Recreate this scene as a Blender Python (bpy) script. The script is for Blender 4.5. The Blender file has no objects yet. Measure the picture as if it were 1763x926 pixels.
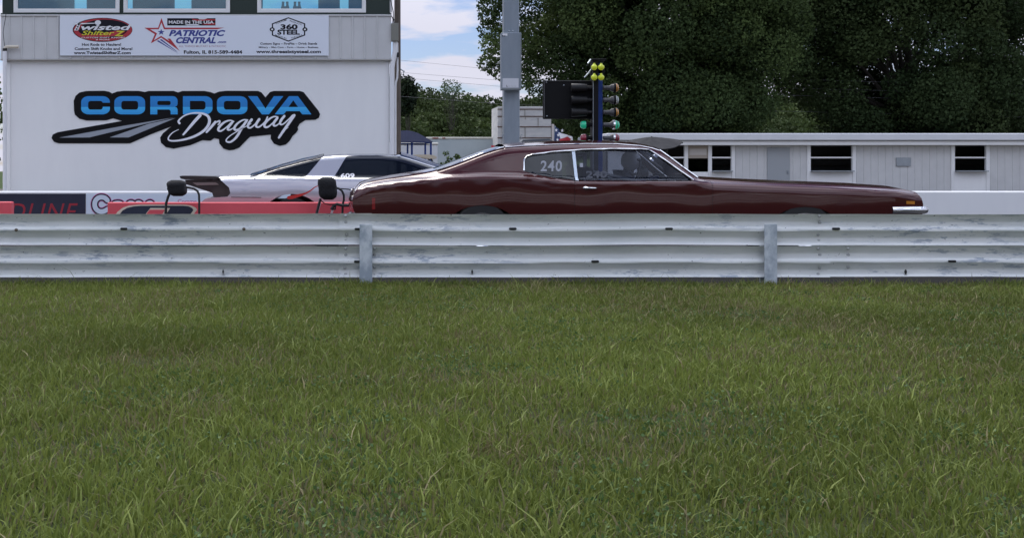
import bpy, math, random
import numpy as np
from mathutils import Vector, Matrix
from mathutils.geometry import delaunay_2d_cdt

random.seed(11)
rng = np.random.default_rng(11)
SC = bpy.context.scene
COL = SC.collection
R = math.radians

# ------------------------------------------------------------------ camera, light, exposure
CX, HY, F, CZ = 600.0, 294.0, 2196.0, 1.07      # column straight ahead, horizon row, focal length (photo pixels), eye height
cam_d = bpy.data.cameras.new('camera'); cam = bpy.data.objects.new('camera', cam_d); COL.objects.link(cam)
cam.location = (0, 0, CZ); cam.rotation_euler = (R(90), 0, 0)
cam_d.sensor_width = 36; cam_d.lens = 36 * F / 1763
cam_d.shift_x = (881.5 - CX) / 1763; cam_d.shift_y = -(463 - HY) / 1763
cam_d.clip_start = .1; cam_d.clip_end = 2000
SC.camera = cam

SUN_EL, SUN_AZ = R(58), R(215)
world = bpy.data.worlds.new('World'); SC.world = world; world.use_nodes = True
wn = world.node_tree; wn.nodes.clear()
def wnode(t, **k):
    n = wn.nodes.new(t)
    for a, b in k.items(): setattr(n, a, b)
    return n
w_out = wnode('ShaderNodeOutputWorld'); w_bg = wnode('ShaderNodeBackground')
sky = wnode('ShaderNodeTexSky'); sky.sky_type = 'NISHITA'; sky.sun_disc = False
sky.sun_elevation = SUN_EL; sky.sun_rotation = SUN_AZ
sky.air_density = 1.0; sky.dust_density = .6; sky.ozone_density = 1.3
w_bg.inputs['Strength'].default_value = .10
tc = wnode('ShaderNodeTexCoord'); mp = wnode('ShaderNodeMapping')
mp.inputs['Scale'].default_value = (1, 1, 0); mp.inputs['Location'].default_value = (5.5, .6, .30)
nz = wnode('ShaderNodeTexNoise'); nz.inputs['Scale'].default_value = 2.6; nz.inputs['Detail'].default_value = 9; nz.inputs['Roughness'].default_value = .56
rp = wnode('ShaderNodeValToRGB'); rp.color_ramp.elements[0].position = .42; rp.color_ramp.elements[1].position = .54
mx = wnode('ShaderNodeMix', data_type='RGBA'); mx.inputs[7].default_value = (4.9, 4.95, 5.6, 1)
# clouds overhead are brighter than those along the horizon
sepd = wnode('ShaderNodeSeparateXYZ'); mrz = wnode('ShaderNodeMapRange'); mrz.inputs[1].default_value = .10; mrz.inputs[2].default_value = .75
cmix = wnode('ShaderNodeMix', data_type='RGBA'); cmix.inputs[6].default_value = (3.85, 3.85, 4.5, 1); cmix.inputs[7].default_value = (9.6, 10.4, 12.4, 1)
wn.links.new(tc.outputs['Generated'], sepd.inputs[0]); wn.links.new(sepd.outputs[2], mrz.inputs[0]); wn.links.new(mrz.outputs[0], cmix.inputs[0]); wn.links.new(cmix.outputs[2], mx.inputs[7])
# clouds lie on a flat layer overhead: direction divided by its height
dz_ = wnode('ShaderNodeMath', operation='ADD'); dz_.inputs[1].default_value = .14; cl0 = wnode('ShaderNodeMath', operation='MAXIMUM'); cl0.inputs[1].default_value = .02
dv = wnode('ShaderNodeVectorMath', operation='DIVIDE'); cb3 = wnode('ShaderNodeCombineXYZ')
wn.links.new(sepd.outputs[2], dz_.inputs[0]); wn.links.new(dz_.outputs[0], cl0.inputs[0])
for k in (0, 1, 2): wn.links.new(cl0.outputs[0], cb3.inputs[k])
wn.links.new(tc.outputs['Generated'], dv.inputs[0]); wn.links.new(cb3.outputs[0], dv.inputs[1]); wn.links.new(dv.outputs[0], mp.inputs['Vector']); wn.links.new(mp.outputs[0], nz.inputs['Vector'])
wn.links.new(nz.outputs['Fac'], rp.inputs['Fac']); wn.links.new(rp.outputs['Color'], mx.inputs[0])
tint = wnode('ShaderNodeMix', data_type='RGBA', blend_type='MULTIPLY'); tint.inputs[0].default_value = 1; tint.inputs[7].default_value = (.44, .46, .60, 1)
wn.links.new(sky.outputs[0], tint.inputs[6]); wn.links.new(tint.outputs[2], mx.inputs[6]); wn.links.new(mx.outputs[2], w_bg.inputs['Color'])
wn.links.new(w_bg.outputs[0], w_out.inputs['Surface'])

sun_d = bpy.data.lights.new('sun', 'SUN'); sun = bpy.data.objects.new('sun', sun_d); COL.objects.link(sun)
sun_d.energy = 1.5; sun_d.angle = R(32); sun_d.color = (1, .95, .87)
# the sun stands high, a little behind the building
SUN_DIR = Vector((-.35, .62, 1.15)).normalized()
sun.rotation_euler = SUN_DIR.to_track_quat('Z', 'Y').to_euler()
sky.sun_elevation = math.asin(SUN_DIR.z); sky.sun_rotation = math.atan2(SUN_DIR.x, SUN_DIR.y)
SC.view_settings.view_transform = 'Standard'; SC.view_settings.look = 'None'
SC.view_settings.gamma = 1; SC.view_settings.exposure = .95

# ------------------------------------------------------------------ materials
def mat(name, col, rough=.6, metal=0., var=None, coat=0., bump=None, spec=.5, emit=None, col2=None, stretch=(1, 1, 1), lo=.35, hi=.65):
    m = bpy.data.materials.new(name); m.use_nodes = True
    nt = m.node_tree; b = nt.nodes['Principled BSDF']
    b.inputs['Base Color'].default_value = (*col, 1); b.inputs['Roughness'].default_value = rough
    b.inputs['Metallic'].default_value = metal; b.inputs['Coat Weight'].default_value = coat
    b.inputs['Coat Roughness'].default_value = .06
    b.inputs['Specular IOR Level'].default_value = spec
    if emit: b.inputs['Emission Color'].default_value = (*emit[0], 1); b.inputs['Emission Strength'].default_value = emit[1]
    if var:                                              # var = noise scale; col2 = second colour
        c = nt.nodes.new('ShaderNodeTexCoord'); p = nt.nodes.new('ShaderNodeMapping'); p.inputs['Scale'].default_value = stretch
        n = nt.nodes.new('ShaderNodeTexNoise'); n.inputs['Scale'].default_value = var; n.inputs['Detail'].default_value = 6; n.inputs['Roughness'].default_value = .6
        r = nt.nodes.new('ShaderNodeValToRGB'); r.color_ramp.elements[0].position = lo; r.color_ramp.elements[1].position = hi
        r.color_ramp.elements[0].color = (*col, 1); r.color_ramp.elements[1].color = (*(col2 or tuple(x * .7 for x in col)), 1)
        nt.links.new(c.outputs['Object'], p.inputs['Vector']); nt.links.new(p.outputs[0], n.inputs['Vector'])
        nt.links.new(n.outputs['Fac'], r.inputs['Fac']); nt.links.new(r.outputs['Color'], b.inputs['Base Color'])
    if bump:
        c = nt.nodes.new('ShaderNodeTexCoord'); n = nt.nodes.new('ShaderNodeTexNoise'); n.inputs['Scale'].default_value = bump[0]; n.inputs['Detail'].default_value = 5
        u = nt.nodes.new('ShaderNodeBump'); u.inputs['Strength'].default_value = bump[1]; u.inputs['Distance'].default_value = .02
        nt.links.new(c.outputs['Object'], n.inputs['Vector']); nt.links.new(n.outputs['Fac'], u.inputs['Height']); nt.links.new(u.outputs[0], b.inputs['Normal'])
    return m

def glass(name, tint, ior=1.5, gl=(1, 1, 1), base=.0):
    m = bpy.data.materials.new(name); m.use_nodes = True; nt = m.node_tree; nt.nodes.clear()
    o = nt.nodes.new('ShaderNodeOutputMaterial'); t = nt.nodes.new('ShaderNodeBsdfTransparent'); g = nt.nodes.new('ShaderNodeBsdfGlossy')
    t.inputs['Color'].default_value = (*tint, 1); g.inputs['Roughness'].default_value = .02; g.inputs['Color'].default_value = (*gl, 1)
    f = nt.nodes.new('ShaderNodeFresnel'); f.inputs['IOR'].default_value = ior
    a = nt.nodes.new('ShaderNodeMath'); a.operation = 'ADD'; a.inputs[1].default_value = base; a.use_clamp = True
    x = nt.nodes.new('ShaderNodeMixShader')
    nt.links.new(f.outputs[0], a.inputs[0]); nt.links.new(a.outputs[0], x.inputs[0]); nt.links.new(t.outputs[0], x.inputs[1]); nt.links.new(g.outputs[0], x.inputs[2])
    nt.links.new(x.outputs[0], o.inputs['Surface'])
    return m

def leafmat(name, trans=.25, rough=.75):
    m = bpy.data.materials.new(name); m.use_nodes = True; nt = m.node_tree
    b = nt.nodes['Principled BSDF']; o = [n for n in nt.nodes if n.type == 'OUTPUT_MATERIAL'][0]
    a = nt.nodes.new('ShaderNodeAttribute'); a.attribute_name = 'tone'
    b.inputs['Roughness'].default_value = rough; b.inputs['Specular IOR Level'].default_value = .15
    t = nt.nodes.new('ShaderNodeBsdfTranslucent'); x = nt.nodes.new('ShaderNodeMixShader'); x.inputs[0].default_value = trans
    nt.links.new(a.outputs['Color'], b.inputs['Base Color']); nt.links.new(a.outputs['Color'], t.inputs['Color'])
    nt.links.new(b.outputs[0], x.inputs[1]); nt.links.new(t.outputs[0], x.inputs[2]); nt.links.new(x.outputs[0], o.inputs['Surface'])
    return m

# ------------------------------------------------------------------ geometry helpers
def P(px, py, Y): return Vector(((px - CX) * Y / F, Y, CZ - (py - HY) * Y / F))
def XZ(pts, Y): return [((x - CX) * Y / F, CZ - (y - HY) * Y / F) for x, y in pts]
def ZY(py, Y): return CZ - (py - HY) * Y / F
def XY(px, Y): return (px - CX) * Y / F

def inpoly(x, y, poly):
    c = False; n = len(poly); j = n - 1
    for i in range(n):
        xi, yi = poly[i]; xj, yj = poly[j]
        if (yi > y) != (yj > y) and x < (xj - xi) * (y - yi) / (yj - yi) + xi: c = not c
        j = i
    return c

def inpoly_many(pts, poly):
    p = np.asarray(poly, float); q = np.roll(p, 1, 0); x, y = pts[:, 0], pts[:, 1]; c = np.zeros(len(pts), bool)
    for (xi, yi), (xj, yj) in zip(p, q):
        if yi != yj: c ^= ((yi > y) != (yj > y)) & (x < (xj - xi) * (y - yi) / (yj - yi) + xi)
    return c
def cdt(outer, holes=(), extra=()):
    vs, es = [], []
    for loop in [outer] + list(holes):
        s = len(vs); vs += [Vector(p) for p in loop]
        es += [(s + i, s + (i + 1) % len(loop)) for i in range(len(loop))]
    vs += [Vector(p) for p in extra]
    r = delaunay_2d_cdt(vs, es, [], 0, 1e-7)
    v2 = r[0]; tris = []; co = np.array([(p.x, p.y) for p in v2]); T = [t for t in r[2]]
    cen = np.array([co[list(t)].mean(0) for t in T]); ok = inpoly_many(cen, outer)
    for h in holes: ok &= ~inpoly_many(cen, h)
    for t, k in zip(T, ok):
        if k:
            a, b, c = (v2[i] for i in t)
            tris.append(tuple(reversed(t)) if (b - a).cross(c - a) < 0 else tuple(t))
    return v2, tris

def area2(p): return sum(p[i][0] * p[(i + 1) % len(p)][1] - p[(i + 1) % len(p)][0] * p[i][1] for i in range(len(p)))

class MB:
    def __init__(s): s.v = []; s.f = []
    def add(s, vs, fs):
        n = len(s.v); s.v += [tuple(x) for x in vs]; s.f += [tuple(i + n for i in f) for f in fs]; return s
    def box(s, x0, x1, y0, y1, z0, z1):
        x0, x1 = sorted((x0, x1)); y0, y1 = sorted((y0, y1)); z0, z1 = sorted((z0, z1))
        return s.add([(x0, y0, z0), (x1, y0, z0), (x1, y1, z0), (x0, y1, z0), (x0, y0, z1), (x1, y0, z1), (x1, y1, z1), (x0, y1, z1)],
                     [(0, 3, 2, 1), (4, 5, 6, 7), (0, 1, 5, 4), (1, 2, 6, 5), (2, 3, 7, 6), (3, 0, 4, 7)])
    def bbox(s, x0, x1, y0, y1, z0, z1, b=.01):             # box with chamfered edges
        x0, x1 = sorted((x0, x1)); y0, y1 = sorted((y0, y1)); z0, z1 = sorted((z0, z1))
        prof = [(x0 + b, y0), (x1 - b, y0), (x1, y0 + b), (x1, y1 - b), (x1 - b, y1), (x0 + b, y1), (x0, y1 - b), (x0, y0 + b)]
        cx, cy = (x0 + x1) / 2, (y0 + y1) / 2
        def ring(z, k): return [(x - math.copysign(k, x - cx), y - math.copysign(k, y - cy), z) for x, y in prof]
        vs = ring(z0, b) + ring(z0 + b, 0) + ring(z1 - b, 0) + ring(z1, b)
        fs = [tuple(reversed(range(8))), tuple(range(24, 32))]
        for k in range(3):
            for i in range(8): j = (i + 1) % 8; fs.append((k * 8 + i, k * 8 + j, k * 8 + 8 + j, k * 8 + 8 + i))
        return s.add(vs, fs)
    def prism(s, outer, y0, y1, holes=()):                   # polygon in XZ, thickness along Y (y0 faces the camera)
        v2, tr = cdt(outer, holes); n = len(v2)
        vs = [(p.x, y0, p.y) for p in v2] + [(p.x, y1, p.y) for p in v2]
        fs = [t for t in tr] + [tuple(n + i for i in reversed(t)) for t in tr]
        s.add(vs, fs)
        for k, lp in enumerate([outer] + list(holes)):
            l = list(lp)
            if (area2(l) < 0) == (k == 0): l.reverse()
            m = len(l); vs = [(p[0], y0, p[1]) for p in l] + [(p[0], y1, p[1]) for p in l]
            s.add(vs, [(m + i, m + (i + 1) % m, (i + 1) % m, i) for i in range(m)])
        return s
    def tube(s, pts, r, n=8, closed=False):
        pts = [Vector(p) for p in pts]; m = len(pts)
        rs = r if isinstance(r, (list, tuple)) else [r] * m
        vs = []; up = None
        for i, p in enumerate(pts):
            if closed: t = pts[(i + 1) % m] - pts[i - 1]
            else: t = pts[min(i + 1, m - 1)] - pts[max(i - 1, 0)]
            t = t.normalized() if t.length > 1e-9 else Vector((0, 0, 1))
            if up is None: up = Vector((0, 0, 1)) if abs(t.z) < .9 else Vector((1, 0, 0))
            a = t.cross(up); a = a.normalized() if a.length > 1e-6 else t.orthogonal().normalized()
            b = a.cross(t).normalized(); up = b
            for k in range(n):
                q = 2 * math.pi * k / n
                vs.append(p + (a * math.cos(q) + b * math.sin(q)) * rs[i])
        fs = []
        for i in range(m if closed else m - 1):
            j = (i + 1) % m
            for k in range(n): l = (k + 1) % n; fs.append((i * n + k, j * n + k, j * n + l, i * n + l))
        if not closed: fs += [tuple(range(n)), tuple(reversed(range((m - 1) * n, m * n)))]
        return s.add(vs, fs)
    def lathe(s, prof, o, axis, n=20, cap=True):                        # prof: (distance along axis, radius)
        o = Vector(o); ax = Vector(axis).normalized(); a = ax.orthogonal().normalized(); b = ax.cross(a)
        vs = [o + ax * t + (a * math.cos(2 * math.pi * k / n) + b * math.sin(2 * math.pi * k / n)) * r for t, r in prof for k in range(n)]
        m = len(prof); fs = [(i * n + k, i * n + (k + 1) % n, (i + 1) * n + (k + 1) % n, (i + 1) * n + k) for i in range(m - 1) for k in range(n)]
        if cap and prof[0][1] > 1e-4: fs.append(tuple(reversed(range(n))))
        if cap and prof[-1][1] > 1e-4: fs.append(tuple(range((m - 1) * n, m * n)))
        return s.add(vs, fs)
    def ell(s, c, r, n=16, m=10):
        pr = [(-math.cos(math.pi * i / m), max(math.sin(math.pi * i / m), 1e-5)) for i in range(m + 1)]
        vs = [(c[0] + q * math.cos(2 * math.pi * k / n) * r[0], c[1] + q * math.sin(2 * math.pi * k / n) * r[1], c[2] + t * r[2]) for t, q in pr for k in range(n)]
        return s.add(vs, [(i * n + k, i * n + (k + 1) % n, (i + 1) * n + (k + 1) % n, (i + 1) * n + k) for i in range(m) for k in range(n)])
    def ribbon(s, pts, ws, Y, th=.004):                       # smooth stroke with varying width lying in an XZ plane; pts in XZ
        n = len(pts); P_ = []; W_ = []
        for i in range(n - 1):
            p0 = pts[max(i - 1, 0)]; p1 = pts[i]; p2 = pts[i + 1]; p3 = pts[min(i + 2, n - 1)]
            for k in range(6):
                t = k / 6
                P_.append(tuple(.5 * (2 * p1[d] + (p2[d] - p0[d]) * t + (2 * p0[d] - 5 * p1[d] + 4 * p2[d] - p3[d]) * t * t + (3 * p1[d] - p0[d] - 3 * p2[d] + p3[d]) * t ** 3) for d in (0, 1)))
                W_.append(ws[i] * (1 - t) + ws[i + 1] * t)
        P_.append(pts[-1]); W_.append(ws[-1])
        m = len(P_); vs = []
        for i in range(m):
            a = P_[max(i - 1, 0)]; b = P_[min(i + 1, m - 1)]; dx, dz = b[0] - a[0], b[1] - a[1]; l = math.hypot(dx, dz) or 1
            nx, nz_ = -dz / l * W_[i] / 2, dx / l * W_[i] / 2
            x, z = P_[i]
            vs += [(x + nx, Y, z + nz_), (x - nx, Y, z - nz_), (x + nx, Y + th, z + nz_), (x - nx, Y + th, z - nz_)]
        fs = []
        for i in range(m - 1):
            a = i * 4; b = a + 4
            fs += [(a, a + 1, b + 1, b), (a + 3, a + 2, b + 2, b + 3), (a + 2, a, b, b + 2), (a + 1, a + 3, b + 3, b + 1)]
        s.add(vs, fs)
        for x, w in ((P_[0], W_[0]), (P_[-1], W_[-1])):       # round caps
            k = 10; c = [(x[0] + math.cos(2 * math.pi * q / k) * w * .49, x[1] + math.sin(2 * math.pi * q / k) * w * .49) for q in range(k)]
            s.add([(u, Y + .0006, v) for u, v in c], [tuple(range(k))])
        return s

WLOC = {}
def empty(name, loc):
    o = bpy.data.objects.new(name, None); COL.objects.link(o); o.location = loc; o.empty_display_size = .2
    WLOC[o] = Vector(loc); return o
def tag(o, label=None, cat=None, group=None, kind=None):
    for k, v in (('label', label), ('category', cat), ('group', group), ('kind', kind)):
        if v: o[k] = v
    return o
def thing(name, loc, label, cat, group=None): return tag(empty(name, loc), label, cat, group)

def link(name, me, m, parent=None, origin=None, smooth=None):
    if m: me.materials.append(m)
    o = bpy.data.objects.new(name, me); COL.objects.link(o)
    if parent is not None:
        o.parent = parent; base = WLOC[parent]
    else:
        base = Vector(origin) if origin is not None else Vector((0, 0, 0)); o.location = base
    WLOC[o] = base.copy()
    if base.length > 0: me.transform(Matrix.Translation(-base))
    if smooth is not None:
        me.shade_smooth()
        if smooth < 179: me.set_sharp_from_angle(angle=R(smooth))
    return o
def obj(name, mb, m, parent=None, smooth=None, origin=None, label=None):
    me = bpy.data.meshes.new(name); me.from_pydata(mb.v, [], mb.f); me.update()
    if parent is None and origin is None and mb.v:
        a = np.array(mb.v); lo, hi = a.min(0), a.max(0); origin = ((lo[0] + hi[0]) / 2, (lo[1] + hi[1]) / 2, lo[2])
    o = link(name, me, m, parent, origin, smooth)
    if label: o['label'] = label
    return o
def struct(name, mb, m, **k): return tag(obj(name, mb, m, **k), kind='structure')

_capH = None
def text_mesh(body, bold=0., shear=0., spacing=1.):
    cu = bpy.data.curves.new('lettering', 'FONT'); cu.body = body; cu.offset = bold; cu.shear = shear; cu.space_character = spacing
    cu.resolution_u = 3
    t = bpy.data.objects.new('lettering', cu); COL.objects.link(t)
    dg = bpy.context.evaluated_depsgraph_get(); dg.update()
    me = bpy.data.meshes.new_from_object(t.evaluated_get(dg))
    bpy.data.objects.remove(t); bpy.data.curves.remove(cu)
    n = len(me.vertices); co = np.empty(n * 3); me.vertices.foreach_get('co', co); co = co.reshape(-1, 3)
    fs = [tuple(p.vertices) for p in me.polygons]; bpy.data.meshes.remove(me)
    return co, fs
def text(mb, body, x0, x1, ycap, ybase, Y, bold=.012, shear=0., spacing=1., rise=0., warp=None):
    """lettering fitted between photo columns x0..x1, capitals from row ycap down to row ybase, on the plane at depth Y"""
    global _capH
    if _capH is None: _capH = text_mesh('H')[0][:, 1].max()
    co, fs = text_mesh(body, bold, shear, spacing)
    a, b = co[:, 0].min(), co[:, 0].max()
    u = (co[:, 0] - a) / (b - a)
    px = x0 + u * (x1 - x0); py = ybase - co[:, 1] / _capH * (ybase - ycap) - rise * u
    if warp: px, py = warp(px, py)
    vs = [((x - CX) * Y / F, Y, CZ - (y - HY) * Y / F) for x, y in zip(px, py)]
    mb.add(vs, fs); return mb

def curve(pts):
    """smooth monotone interpolation through (x, y) points"""
    p = sorted(pts); x = np.array([a for a, _ in p]); y = np.array([b for _, b in p]); h = np.diff(x); d = np.diff(y) / h
    m = np.zeros(len(x)); m[0] = d[0]; m[-1] = d[-1]
    for i in range(1, len(x) - 1):
        if d[i - 1] * d[i] > 0:
            w1 = 2 * h[i] + h[i - 1]; w2 = h[i] + 2 * h[i - 1]; m[i] = (w1 + w2) / (w1 / d[i - 1] + w2 / d[i])
    def f(q):
        q = min(max(q, x[0]), x[-1]); i = min(int(np.searchsorted(x, q, side='right')) - 1, len(x) - 2); t = (q - x[i]) / h[i]
        return float((2 * t**3 - 3 * t**2 + 1) * y[i] + (t**3 - 2 * t**2 + t) * h[i] * m[i] + (-2 * t**3 + 3 * t**2) * y[i + 1] + (t**3 - t**2) * h[i] * m[i + 1])
    return f

def smooth_curve(pts, sig):
    f = curve(pts); a, b = min(p[0] for p in pts), max(p[0] for p in pts); st = .01; k = int(sig / st * 3)
    xs = np.arange(a - 3 * sig, b + 3 * sig + st, st); ys = np.array([f(x) for x in xs])
    g = np.exp(-.5 * (np.arange(-k, k + 1) * st / sig) ** 2); g /= g.sum(); ys = np.convolve(np.pad(ys, k, mode='edge'), g, 'valid')
    return lambda q: float(np.interp(q, xs, ys))
def rrect(x0, x1, y0, y1, rx, ry=None, n=7):
    ry = ry or rx; o = []
    for cx, cy, a in ((x1 - rx, y0 + ry, -90), (x1 - rx, y1 - ry, 0), (x0 + rx, y1 - ry, 90), (x0 + rx, y0 + ry, 180)):
        for k in range(n): q = R(a + 90 * k / (n - 1)); o.append((cx + rx * math.cos(q), cy + ry * math.sin(q)))
    return o

def scatter(name, m, pos, nrm_jit, size, tone, parent=None, origin=None, aspect=1.0, droop=0.):
    """many leaf-sized faces (four-sided, slightly folded) in one mesh"""
    n = len(pos); a = rng.normal(size=(n, 3)); a /= np.linalg.norm(a, axis=1)[:, None]
    b = rng.normal(size=(n, 3)); b -= (b * a).sum(1)[:, None] * a; b /= np.linalg.norm(b, axis=1)[:, None]
    s = (size * rng.uniform(.65, 1.3, n))[:, None]
    v = np.stack([pos - a * s * .5, pos + b * s * .42 * aspect, pos + a * s * .55, pos - b * s * .42 * aspect], 1).reshape(-1, 3)
    if parent is not None: origin = tuple(WLOC[parent])
    if origin is not None: v = v - np.array(origin)
    me = bpy.data.meshes.new(name); me.vertices.add(4 * n); me.vertices.foreach_set('co', v.ravel())
    me.loops.add(4 * n); me.loops.foreach_set('vertex_index', np.arange(4 * n, dtype=np.int32))
    me.polygons.add(n); me.polygons.foreach_set('loop_start', np.arange(0, 4 * n, 4, dtype=np.int32))
    me.update(calc_edges=True)
    at = me.color_attributes.new('tone', 'FLOAT_COLOR', 'POINT')
    t4 = np.concatenate([tone, np.ones((n, 1))], 1).repeat(4, 0); at.data.foreach_set('color', t4.ravel().astype(np.float32))
    me.materials.append(m)
    o = bpy.data.objects.new(name, me); COL.objects.link(o)
    if parent is not None: o.parent = parent
    elif origin is not None: o.location = origin
    return o

# ------------------------------------------------------------------ shared materials
M = {}
M['wall'] = mat('white wall paint', (.83, .83, .83), .7, var=2.2, col2=(.79, .79, .795), stretch=(1.6, 1, .35), lo=.3, hi=.75, bump=(60, .05))
M['siding'] = mat('pale grey metal siding', (.60, .60, .60), .45, var=2, col2=(.55, .55, .55))
M['green'] = mat('dark green siding', (.012, .026, .02), .55)
M['white'] = mat('white paint', (.78, .78, .78), .5)
M['plastic'] = mat('white plastic pipe', (.76, .76, .78), .4)
M['cream'] = mat('aged cream plastic', (.62, .56, .46), .5)
M['black'] = mat('black', (.012, .012, .013), .5)
M['padblack'] = mat('black padded cloth', (.012, .012, .014), .95, bump=(40, .6))
M['rubber'] = mat('rubber', (.018, .018, .019), .85)
M['chrome'] = mat('chrome trim', (.75, .75, .76), .12, 1.)
M['steel'] = mat('galvanised steel', (.36, .39, .42), .45, .75, var=5, col2=(.30, .33, .36))
M['polegrey'] = mat('grey painted steel', (.235, .27, .31), .45, .15, var=7, col2=(.20, .235, .275), stretch=(1, 1, .25))
M['boxgrey'] = mat('grey green enamel box', (.19, .19, .165), .5)
M['wood'] = mat('weathered pole wood', (.13, .105, .09), .85, var=9, col2=(.075, .06, .052), stretch=(4, 4, .3))
M['darkglass'] = glass('smoked glass', (.16, .17, .18), 1.5, gl=(.8, .82, .85), base=.01)
M['cargl'] = glass('car side glass', (.55, .58, .64), 1.5, gl=(.5, .52, .60), base=.0)
M['winpane'] = glass('tinted booth glass', (.42, .72, .80), 1.5, gl=(.7, .85, .95), base=.08)
M['red'] = mat('coral red barrier board', (.78, .10, .125), .5, var=1.5, col2=(.70, .085, .105))
M['navy'] = mat('navy banner vinyl', (.014, .018, .04), .45, var=2, col2=(.02, .025, .05))
M['vinyl'] = mat('pale banner vinyl', (.66, .74, .84), .4)
M['sign'] = mat('white sign panel', (.72, .76, .84), .45)
M['ink'] = mat('black lettering', (.008, .008, .014), .6, spec=.2)
M['redink'] = mat('red lettering', (.42, .022, .035), .5)
M['blueink'] = mat('blue lettering', (.03, .045, .26), .5)
M['yellow'] = mat('yellow lettering', (.62, .58, .03), .5)
M['whiteink'] = mat('white lettering', (.75, .75, .78), .5)
M['cream_ink'] = mat('cream lettering', (.72, .60, .47), .5)
M['pink'] = mat('pink lettering', (.55, .16, .38), .5)
M['leaf'] = leafmat('foliage', .22)
M['blade'] = leafmat('grass blades', .25, .55)
M['bark'] = mat('bark', (.085, .075, .06), .9, var=6, col2=(.045, .04, .033), stretch=(3, 3, .5))

# ------------------------------------------------------------------ ground
M['soil'] = mat('lawn soil', (.05, .062, .025), .95, var=3.5, col2=(.032, .04, .018), spec=.05)
M['dirt'] = mat('dark cinder verge', (.011, .011, .011), .95, var=30, col2=(.020, .019, .018), spec=.05)
M['asphalt'] = mat('track asphalt', (.05, .05, .052), .75, var=40, col2=(.035, .035, .037), bump=(200, .2), spec=.05)
M['gravel'] = mat('packed gravel', (.16, .15, .135), .95, var=25, col2=(.11, .105, .095), spec=.05)
M['field'] = mat('far grass', (.06, .085, .03), .95, var=.5, col2=(.045, .065, .025), spec=.05)
struct('ground', MB().add([(-900, -300, -.004), (900, -300, -.004), (900, 1500, -.004), (-900, 1500, -.004)], [(0, 1, 2, 3)]), M['field'], origin=(0, 0, -.004))
struct('lawn', MB().add([(-30, -20, 0), (40, -20, 0), (40, 11.86, 0), (-30, 11.86, 0)], [(0, 1, 2, 3)]), M['soil'], origin=(0, 0, 0))
struct('verge', MB().add([(-60, 11.86, 0), (90, 11.86, 0), (90, 14, 0), (-60, 14, 0)], [(0, 1, 2, 3)]), M['dirt'], origin=(0, 0, 0))
struct('race_track', MB().add([(-120, 14, .003), (160, 14, .003), (160, 24, .003), (-120, 24, .003)], [(0, 1, 2, 3)]), M['asphalt'], origin=(0, 0, 0))
struct('paddock', MB().add([(-120, 24, .001), (160, 24, .001), (160, 75, .001), (-120, 75, .001)], [(0, 1, 2, 3)]), M['gravel'], origin=(0, 0, 0))

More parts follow.
